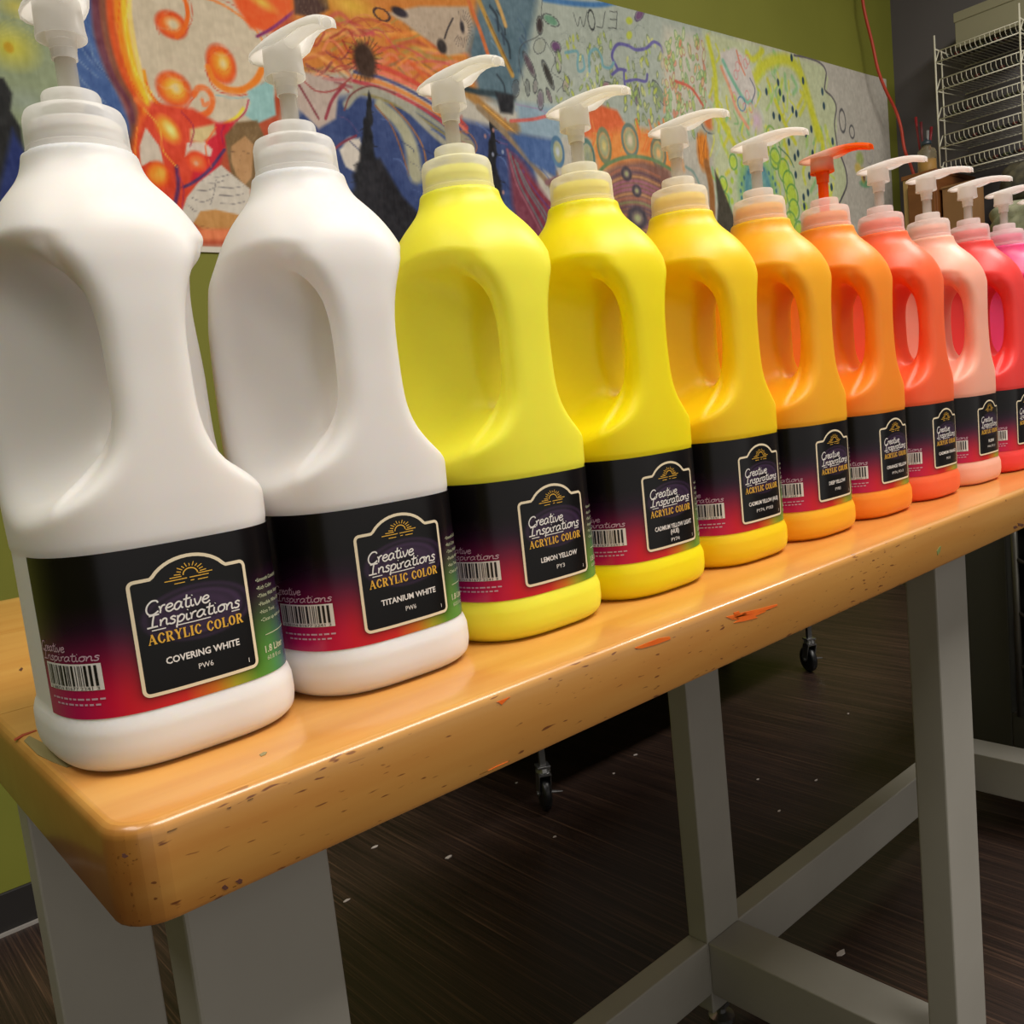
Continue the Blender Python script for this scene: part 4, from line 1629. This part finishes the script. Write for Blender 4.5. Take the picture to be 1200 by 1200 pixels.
S([(232, 264), (258, 272), (292, 272)], 2, (130, 84, 46), .6)
PG([(206, 268), (330, 268), (330, 282), (206, 282)], (214, 116, 72), 4, .8)
# --- upper flame and orange field
PG([(258, -30), (352, -30), (345, 12), (315, 40), (292, 34), (276, 10)], (226, 84, 34), 6)
E((305, 4), 24, 9, (240, 170, 60), .9, 1, -20)
S([(300, 44), (318, 34), (344, 14)], 5, (120, 40, 96), .7)
PG([(340, -30), (620, -30), (600, 120), (470, 100), (420, 80), (345, 90)], (196, 118, 48), 12)
PG([(340, -30), (378, -30), (384, 12), (366, 22), (344, 18)], (66, 44, 40), 4)
for k in range(6):
    S([(346 + 6 * k, -6), (350 + 6 * k, 8), (358 + 4 * k, 20)], 1.5, (140, 120, 96), .5, .6)
E((410, 8), 44, 18, (216, 170, 60), .9)
cols = [(206, 84, 40), (226, 150, 60), (168, 60, 50), (214, 120, 100), (150, 140, 70), (236, 170, 90), (190, 70, 80), (120, 96, 60)]
for k in range(60):
    y0 = mr.uniform(25, 95)
    x0 = mr.uniform(345, 520)
    c = mr.choice(cols)
    S([(x0, y0), (x0 + 18, y0 - mr.uniform(-4, 14)), (x0 + 36, y0 - mr.uniform(-8, 12)), (x0 + 58, y0 + mr.uniform(0, 22))], mr.uniform(2, 9), c, .9, .6)
for k in range(16):
    a_, b_ = mr.uniform(348, 400), mr.uniform(44, 100)
    S([(a_, b_), (a_ + 8, b_ + mr.uniform(-12, 14)), (a_ + 20, b_ + mr.uniform(-14, 12)), (a_ + 30, b_ + mr.uniform(-10, 16))], mr.uniform(2, 5), mr.choice([(160, 50, 46), (224, 130, 90), (120, 50, 60)]), .6, .7)
# pale oval with radiating marks
PG([(452, 16), (490, 8), (548, 8), (556, 36), (548, 62), (524, 66), (506, 52), (470, 26)], (178, 160, 140), 4)
E((467, 15), 13, 6, (40, 34, 44), .4, 1, -6)
E((446, 18), 10, 6, (60, 40, 40), .5, 1, -6, ring=2.5)
E((517, 55), 8, 9, (48, 42, 42), .4)
S([(520, 46), (524, 34), (530, 22)], 3, (56, 50, 52), .5)
E((541, 32), 4, 8, (50, 46, 52), .5)
for k in range(20):
    a = math.radians(-110 + 13 * k)
    S([(541 + 7 * math.cos(a), 34 + 11 * math.sin(a)), (541 + 13 * math.cos(a), 34 + 22 * math.sin(a))], 1.4, (60, 54, 56), .4, .9)
for k in range(10):
    S([(462 + 5 * k, 22 + 1.5 * k), (461 + 5 * k, 30 + 1.6 * k)], 1, (110, 100, 96), .5, .6)
# --- blue night in the middle with flowing bands
PG([(340, 150), (356, 120), (420, 112), (500, 130), (620, 160), (640, 290), (330, 290)], (44, 62, 112), 10)
PG([(342, 92), (352, 84), (396, 100), (392, 140), (372, 152), (348, 128)], (176, 160, 150), 4)
S([(346, 96), (358, 116), (372, 140)], 4, (120, 50, 60), .6)
S([(380, 140), (388, 118), (402, 100)], 5, (140, 52, 66), .6)
S([(350, 92), (370, 108), (392, 106), (410, 92)], 3, (150, 60, 60), .6)
band = [((196, 62, 50), 8), ((216, 108, 84), 6), ((60, 66, 116), 5), ((206, 120, 50), 7), ((170, 50, 60), 6), ((150, 152, 130), 8), ((128, 118, 66), 5)]
for k, (c, w) in enumerate(band):
    o = 6.2 * k
    S([(414, 74 + o * .9), (446, 80 + o), (482, 96 + o), (516, 118 + o), (546, 150 + o * .8)], w, c, .6, .9)
S([(404, 124), (420, 108), (446, 110), (476, 128), (506, 156), (530, 176)], 11, (150, 150, 136), .6)
S([(402, 130), (410, 112), (432, 102), (462, 110)], 3, (112, 60, 60), .6)
S([(444, 124), (466, 144), (480, 170), (486, 205)], 17, (156, 156, 130), .5, 1, 26)
S([(438, 124), (456, 146), (468, 174), (478, 206)], 3, (132, 84, 48), .6)
S([(456, 122), (478, 146), (494, 172), (500, 200)], 3, (150, 96, 46), .6)
S([(526, 160), (542, 162), (552, 172), (548, 182)], 12, (146, 140, 116), .5)
S([(528, 154), (548, 156), (558, 172), (552, 186)], 2.4, (150, 96, 56), .5)
E((412, 180), 15, 20, (200, 194, 184), .3, 1, -20)
PG([(396, 176), (420, 162), (428, 198), (418, 204), (404, 196)], (202, 196, 186), 3)
for k in range(70):
    x0, y0 = mr.uniform(345, 640), mr.uniform(135, 270)
    S([(x0, y0), (x0 + mr.uniform(6, 14), y0 + mr.uniform(2, 10)), (x0 + mr.uniform(12, 26), y0 + mr.uniform(10, 26))], mr.uniform(1.2, 3), mr.choice([(80, 104, 160), (30, 40, 84), (60, 84, 140), (96, 70, 116), (40, 56, 100)]), .7, .7)
# dark tree shapes
def tree(cx, top, bot, w):
    h = bot - top
    for k in range(14):
        y = top + h * k / 13
        ww = 2.5 + w * (k / 13) ** 1.3
        E((cx + mr.uniform(-2, 2), y), ww * mr.uniform(.8, 1.2), h / 13 * 1.1, (18, 20, 26), .35)
        if k % 2:
            s = mr.choice([-1, 1])
            S([(cx, y), (cx + s * (ww + 5), y + 6)], 4, (20, 22, 28), .5, 1, 1)


tree(430, 118, 250, 26)
PG([(424, 190), (444, 186), (470, 230), (500, 262), (520, 290), (400, 290), (420, 240)], (22, 23, 30), 5)
tree(577, 140, 240, 14)
E((426, 72), 17, 23, (52, 34, 26), .35)
for k in range(24):
    a = math.radians(15 * k)
    S([(426 + 12 * math.cos(a), 70 + 16 * math.sin(a)), (426 + 21 * math.cos(a), 70 + 27 * math.sin(a))], 2, (54, 36, 28), .6, .8)
for k in range(16):
    E((mr.uniform(520, 612), mr.uniform(128, 235)), 2.2, 3, mr.choice([(150, 160, 186), (120, 140, 180), (170, 120, 110)]), .6, .9)
S([(388, 178), (400, 168), (416, 160)], 4, (122, 50, 70), .7)
S([(392, 216), (402, 236), (424, 258), (452, 276)], 6, (160, 56, 50), .7)
S([(386, 200), (396, 232), (416, 262)], 6, (110, 60, 110), .7)
# red and violet sweep
PG([(594, 176), (612, 190), (645, 240), (650, 290), (612, 290), (600, 240)], (110, 48, 66), 8)
for k in range(9):
    S([(594 + k * 3, 176 + 4 * k), (604 + k * 4, 214 + 2 * k), (622 + 4 * k, 250), (640 + 4 * k, 286)], 3.4, mr.choice([(160, 50, 66), (90, 50, 100), (140, 80, 96), (96, 100, 106), (120, 40, 56)]), .6, .9)
# blue-grey upper middle
PG([(566, -30), (660, -30), (622, 60), (600, 130), (560, 110), (548, 60)], (78, 104, 118), 10)
for k in range(18):
    x0, y0 = mr.uniform(570, 635), mr.uniform(-5, 90)
    S([(x0, y0), (x0 + 8, y0 + 12), (x0 + 10, y0 + 28)], mr.uniform(2, 6), mr.choice([(44, 60, 78), (110, 140, 160), (60, 84, 110), (30, 40, 50)]), .7, .7)
for p, w, c in (([(556, -10), (576, 36), (600, 88)], 8, (176, 136, 62)), ([(548, 0), (562, 36), (572, 66)], 7, (196, 100, 52)), ([(577, -10), (586, 12), (592, 30)], 7, (190, 150, 86)), ([(570, 20), (584, 50), (600, 84)], 3, (120, 90, 44)), ([(540, 104), (572, 130), (606, 160), (650, 204)], 13, (156, 112, 56)), ([(560, 126), (600, 166), (648, 222)], 9, (130, 110, 84)), ([(600, 146), (630, 164), (655, 190)], 12, (140, 110, 70)), ([(566, 124), (604, 156), (650, 196)], 2.6, (206, 156, 76))):
    S(p, w, c, .6)
S([(536, 102), (560, 108), (580, 110), (602, 116)], 9, (34, 50, 58), .7)
PG([(580, 108), (604, 112), (600, 134), (586, 132)], (24, 26, 32), 4)
# --- pale grey-green paper with leaves, lettering
PG([(634, -30), (860, -30), (860, 160), (700, 170), (612, 150), (604, 120), (618, 60)], (158, 168, 158), 10)
PG([(604, 120), (655, 126), (656, 165), (610, 160)], (128, 154, 172), 8)
PG([(596, 155), (650, 164), (652, 210), (620, 190)], (56, 86, 140), 6)
S([(636, -1), (668, 4), (700, 6), (726, 2)], 8, (60, 110, 164), .7)
S([(560 + 38, 142), (624, 140), (648, 136), (664, 148)], 4.5, (196, 84, 76), .6, .9)
S([(604, 122), (630, 128), (650, 138)], 2, (150, 120, 160), .6, .8)
ink = (62, 66, 70)
S([(636, -6), (634, 10), (632, 40), (612, 52), (608, 70), (614, 100)], 1.6, ink, .5)
S([(634, 22), (650, 22), (656, 30)], 1.3, ink, .5)
S([(640, 50), (650, 70), (646, 84), (660, 96), (652, 108)], 1.4, ink, .5)
for c, L, w, ang, col, ed in (((632, 30), 9, 4.5, 80, (52, 44, 46), ink), ((645, 24), 11, 5, -8, (96, 142, 116), ink), ((632, 54), 10, 6, 40, (150, 158, 146), ink), ((651, 55), 7, 5.5, 10, (96, 64, 104), ink), ((620, 76), 13, 4.5, -60, (86, 74, 84), ink), ((642, 88), 14, 4.5, -65, (50, 50, 48), ink),
                              ((633, 117), 10, 4.5, 80, (112, 104, 116), ink), ((604, 104), 9, 5, 70, (84, 96, 104), ink), ((618, 103), 8, 3, 85, (120, 128, 124), ink), ((627, 101), 7, 3, 75, (130, 130, 128), ink), ((654, 72), 11, 4, 85, (156, 156, 146), ink), ((643, 112), 7, 3, -70, (116, 106, 110), ink), ((663, 99), 8, 4, 60, (160, 150, 136), ink),
                              ((748, 18), 9, 4, 40, (104, 72, 110), (70, 60, 90)), ((736, 25), 6, 4, 20, (172, 184, 66), None), ((708, 102), 9, 4.5, 20, (140, 110, 116), ink), ((745, 113), 9, 4, 85, (104, 92, 108), ink), ((771, 110), 13, 5, -50, (122, 140, 112), ink), ((736, 42), 6, 4, 40, (176, 186, 70), None)):
    leaf(c, L, w, ang, col, ed)
# tiny leaf scribble, denser and greener to the right
for k in range(330):
    x0, y0 = mr.uniform(652, 812), mr.uniform(34, 158)
    t = (x0 - 652) / 160
    if y0 < 34 + 20 * t or mr.random() > .5 + .5 * t:
        continue
    col = mr.choice([(168, 180, 66), (150, 176, 96), (190, 196, 120), (150, 160, 120)] if t < .75 else [(206, 150, 110), (200, 120, 92), (180, 180, 96), (170, 176, 110), (196, 170, 140)])
    L = mr.uniform(3, 5.5)
    leaf((x0, y0), L, L * .42, mr.uniform(40, 120), col, (112, 128, 96) if mr.random() < .7 else None, .85)
for k in range(60):
    x0, y0 = mr.uniform(652, 745), mr.uniform(32, 110)
    S([(x0, y0), (x0 + mr.uniform(2, 8), y0 + mr.uniform(-5, 5)), (x0 + mr.uniform(6, 12), y0 + mr.uniform(-3, 8))], .9, (96, 106, 106), .4, .75)
# mirror-written FLOW
S([(671, 15), (676, 31), (679, 20), (683, 32), (687, 14)], 1.6, (48, 52, 54), .3)
E((692, 24), 4.6, 9, (48, 52, 54), .5, 1, 0, ring=1.6)
S([(708, 14), (705, 33)], 1.6, (48, 52, 54), .3)
S([(705, 33), (698, 32)], 1.6, (48, 52, 54), .3)
S([(722, 14), (721, 34)], 1.6, (48, 52, 54), .3)
S([(722, 15), (713, 14)], 1.6, (48, 52, 54), .3)
S([(721, 24), (714, 23)], 1.6, (48, 52, 54), .3)
S([(721, 34), (712, 33)], 1.6, (48, 52, 54), .3)
vio = (92, 88, 150)
S([(722, 80), (716, 66), (722, 53), (734, 54), (744, 59), (756, 57), (764, 50), (772, 54), (775, 62)], 4.2, vio, .5)
S([(716, 88), (724, 82), (732, 83)], 4, vio, .5)
S([(730, 82), (730, 94), (732, 106)], 3.6, vio, .5)
S([(732, 96), (744, 94), (755, 96), (757, 88)], 3.6, vio, .5)
tl = (104, 152, 162)
S([(662, 62), (676, 61), (676, 76), (678, 84), (684, 80), (682, 66)], 4, tl, .6)
S([(690, 84), (690, 64), (698, 58), (704, 68), (706, 78), (714, 80), (718, 74)], 4, tl, .6)
# orange hand-like blob, eye rings, big coil
PG([(678, 150), (684, 134), (704, 124), (722, 130), (732, 148), (724, 166), (700, 166), (684, 160)], (206, 92, 50), 4)
PG([(690, 160), (740, 150), (790, 160), (800, 200), (760, 200), (700, 200)], (222, 136, 66), 10)
for k in range(24):
    x0 = mr.uniform(690, 800)
    S([(x0, mr.uniform(140, 160)), (x0 + 4, 160), (x0 - 2, 178)], mr.uniform(2, 5), mr.choice([(226, 110, 50), (232, 160, 80), (214, 120, 60), (206, 170, 90)]), .7, .8)
for c, rx, ry, col, core in (((653, 178), 8, 13, (70, 108, 140), (170, 180, 190)), ((688, 184), 9, 15, (80, 116, 110), (140, 150, 130)), ((707, 171), 9, 15, (112, 122, 90), (206, 190, 120)), ((737, 165), 11, 14, (96, 118, 110), (206, 190, 160)), ((770, 180), 10, 13, (110, 116, 96), (220, 170, 110))):
    E(c, rx, ry, (150, 156, 120), .4)
    E(c, rx * .5, ry * .5, core, .7)
    E(c, rx, ry, col, .5, 1, 0, ring=4)
PG([(700, 210), (722, 192), (752, 188), (782, 198), (792, 230), (790, 290), (700, 290)], (126, 88, 78), 8)
for k in range(16):
    o = k * 5
    S([(702, 214 + o), (724, 200 + o), (748, 198 + o), (772, 208 + o)], 3.2, mr.choice([(96, 70, 80), (160, 100, 80), (150, 90, 110), (120, 120, 80), (90, 60, 90), (176, 126, 84)]), .6, .85)
for c, rx, ry in (((733, 204), 9, 8), ((745, 224), 8, 7), ((746, 256), 17, 13)):
    E(c, rx, ry, (60, 54, 64), .3)
    E(c, rx * .6, ry * .6, (120, 106, 96), .5)
    E(c, rx * .35, ry * .35, (150, 156, 110), .6)
S([(696, 208), (712, 192), (738, 184), (764, 188), (786, 200)], 5, (104, 130, 90), .6)
S([(640, 214), (664, 210), (690, 230), (700, 260)], 8, (122, 84, 90), .7)
# --- pinkish leaf field and yellow-green growth
PG([(776, 30), (826, 44), (836, 110), (824, 150), (800, 160), (780, 130), (772, 70)], (188, 186, 170), 8, .7)
for k in range(110):
    x0, y0 = mr.uniform(778, 834), mr.uniform(40, 152)
    leaf((x0, y0), mr.uniform(3, 6), mr.uniform(1.6, 2.6), mr.uniform(50, 110), mr.choice([(206, 120, 96), (214, 160, 116), (160, 180, 90), (190, 200, 150), (190, 190, 120), (140, 176, 120)]), (170, 120, 96) if k % 3 == 0 else (120, 156, 100), .75)
S([(790, 96), (808, 104), (822, 124)], 4, (196, 92, 76), .6)
E((830, 144), 12, 9, (206, 110, 60), .5)
E((830, 144), 13, 10, (90, 92, 96), .5, .8, 0, ring=2)
PG([(822, 36), (880, 50), (990, 84), (992, 290), (850, 290), (836, 210), (832, 120)], (180, 188, 150), 8)
for k in range(230):
    x0, y0 = mr.uniform(828, 976), mr.uniform(50, 285)
    if x0 > 935 + (y0 - 60) * .25 and y0 < 140:
        continue
    S([(x0, y0), (x0 + mr.uniform(-3, 6), y0 + mr.uniform(6, 14)), (x0 + mr.uniform(-4, 8), y0 + mr.uniform(14, 26))], mr.uniform(2, 7), mr.choice([(196, 200, 46), (176, 196, 66), (150, 190, 96), (206, 208, 84), (176, 190, 170), (196, 190, 36), (120, 176, 110), (190, 196, 180)]), .8, .75)
for p, w in (([(828, 46), (836, 84), (840, 130), (856, 164), (870, 186)], 9), ([(882, 96), (896, 76), (920, 70), (936, 84), (948, 120), (958, 160)], 15), ([(893, 60), (882, 70), (874, 62)], 8), ([(950, 130), (962, 160), (964, 186)], 9), ([(908, 118), (920, 146), (932, 168)], 7)):
    S(p, w, (192, 194, 44), .7, .9)
PG([(842, 62), (860, 56), (876, 70), (886, 104), (886, 122), (872, 128), (858, 110), (846, 84)], (196, 190, 184), 3)
S([(846, 72), (858, 96), (872, 118), (880, 120)], 6, (120, 176, 150), .6)
S([(844, 80), (854, 104), (862, 128), (876, 150)], 6, (214, 150, 120), .7)
S([(862, 60), (866, 74), (872, 88)], 3, (206, 130, 100), .6)
E((868, 122), 6, 6, (90, 130, 160), .5, 1, 0, ring=2)
S([(878, 92), (884, 106), (880, 120)], 2, (96, 100, 120), .5)
E((886, 142), 14, 14, (200, 170, 190), .8, .9)
for k in range(9):
    E((mr.uniform(858, 880), mr.uniform(70, 132)), 3, 4, (206, 120, 120), .6, .7, 0, ring=1.2)
E((888, 224), 36, 42, (120, 170, 120), .3)
E((888, 224), 30, 36, (150, 186, 90), .3)
E((888, 224), 26, 31, (86, 140, 150), .25)
E((888, 224), 17, 22, (110, 160, 150), .4)
for k in range(20):
    a = math.radians(18 * k)
    E((888 + 33 * math.cos(a), 224 + 39 * math.sin(a)), 3.4, 3.8, (160, 190, 60), .5, .9)
    E((888 + 21 * math.cos(a), 224 + 26 * math.sin(a)), 2.2, 2.6, (60, 110, 130), .5, .9)
for c, r in (((908, 186), 8), ((918, 200), 9), ((924, 214), 9), ((928, 230), 9), ((930, 246), 8), ((926, 262), 9), ((936, 272), 8), ((912, 276), 8), ((848, 236), 7), ((850, 254), 7), ((852, 270), 7), ((846, 216), 6), ((858, 190), 6)):
    E(c, r, r * 1.1, (172, 198, 66), .4)
    E(c, r, r * 1.1, (96, 150, 72), .5, .9, 0, ring=2.2)
E((906, 170), 10, 16, (120, 160, 76), .5, .9, 20, ring=2)
S([(912, 172), (924, 184), (930, 196)], 2, (80, 120, 90), .5)
# orange brush and dark wedge
E((822, 178), 11, 21, (196, 112, 38), .4)
for k in range(14):
    S([(816 + mr.uniform(-3, 12), 160 + mr.uniform(-4, 6)), (818 + mr.uniform(0, 8), 192)], 2, mr.choice([(220, 130, 40), (150, 84, 36)]), .6, .7)
S([(826, 192), (832, 220), (834, 258)], 11, (146, 94, 48), .5)
PG([(836, 200), (842, 212), (862, 262), (868, 285), (838, 285), (840, 240)], (58, 54, 44), 3)
S([(802, 196), (812, 204), (820, 224), (822, 250)], 4, (126, 150, 142), .6)
for x0, y0 in ((630, 120), (563, 243), (504, 290), (572, 293), (591, 325), (688, 235), (784, 290), (792, 362), (637, 380), (655, 400), (541, 410), (571, 420), (730, 478), (702, 500), (835, 540), (618, 543), (664, 600), (737, 600), (648, 620), (652, 707), (720, 712), (830, 770), (713, 797), (691, 820), (694, 865)):
    E((780 + x0 / 4.286, 40 + y0 / 4.286), 2.4, 3.9, (36, 62, 78), .35)
# right: bare paper with the looping outline
PG([(936, 60), (962, 74), (970, 92), (968, 106), (978, 118), (980, 150), (978, 172), (990, 200), (992, 220), (984, 240), (992, 262), (996, 300), (1080, 300), (1080, 40)], (176, 172, 162), 2)
S([(930, 65), (946, 68), (960, 74), (967, 84), (966, 98), (966, 106), (974, 114), (979, 126), (977, 146), (980, 170)], 2.6, (92, 88, 92), .4)
S([(984, 182), (990, 200), (991, 218), (982, 240)], 2.6, (84, 80, 86), .4)
S([(982, 240), (990, 252), (993, 290)], 1.8, (140, 134, 136), .5)
E((986, 142), 5, 9, (84, 84, 86), .5, 1, 0, ring=1.8)
E((997, 155), 4, 5, (84, 84, 86), .5, 1, 0, ring=1.8)
E((1017, 182), 6, 7, (150, 146, 146), .5, .7, 0, ring=1.2)
for c, rx, ry, col in (((1006, 186), 8, 7, (150, 166, 90)), ((1004, 198), 7, 6, (196, 170, 80)), ((1012, 216), 11, 4, (92, 150, 106)), ((1010, 206), 5, 8, (178, 150, 60)), ((1011, 208), 2, 4, (80, 50, 60)), ((1002, 170), 3, 4, (120, 150, 90))):
    E(c, rx, ry, col, .5, .9)

grain = vnoise(5, 90, 90, 7.0, 2) + vnoise(6, 12, 8, 6.0, 2) + vnoise(8, 300, 60, 5.0, 1)
CANVAS = np.clip((CANVAS + grain[..., None]) * 0.90 + np.array((150, 142, 128.)) * 0.10, 6, 250)
# bare margin strips of the sheet
edge = (GZ < MZ0 + 0.012)
CANVAS[edge] = (196, 192, 178)
bulge = 0.0035 + 0.0025 * np.sin(GX * 5.1) * np.sin(GZ * 4 + 1) + 0.004 * sstep(3.30, 3.46, GX)
topz = np.interp(mxs, [0.10, 1.83, 2.7, 3.459], [1.125, 1.165, 1.196, 1.213])
zz = MZ0 + (GZ - MZ0)
# the sheet is cut along its slightly sloping top edge
ZT = np.minimum(zz, topz[:, None])
P = np.stack([GX, WALL_Y - bulge, ZT], -1).reshape(-1, 3)
idx = np.arange(MNX * MNZ).reshape(MNX, MNZ)
keep = (zz[:-1, :-1] < topz[:-1, None] - 1e-6)
F = np.stack([idx[:-1, :-1], idx[1:, :-1], idx[1:, 1:], idx[:-1, 1:]], -1)[keep]
me = mesh_np('mural', P, F)
used_n = len(me.vertices)
at = me.attributes.new('print_colour', 'FLOAT_COLOR', 'POINT')
buf = np.ones((MNX * MNZ, 4), np.float32)
buf[:, :3] = np.clip(lin(CANVAS.reshape(-1, 3)) * MURAL_GAIN, 0, .82)
at.data.foreach_set('color', buf.ravel())
mural = link('mural', me, attr_mat('pastel_on_paper', 'print_colour', 0.8, 0.0, 0.2))
props(mural, 'long colourful pastel drawing on paper hung on the green wall', 'drawing')
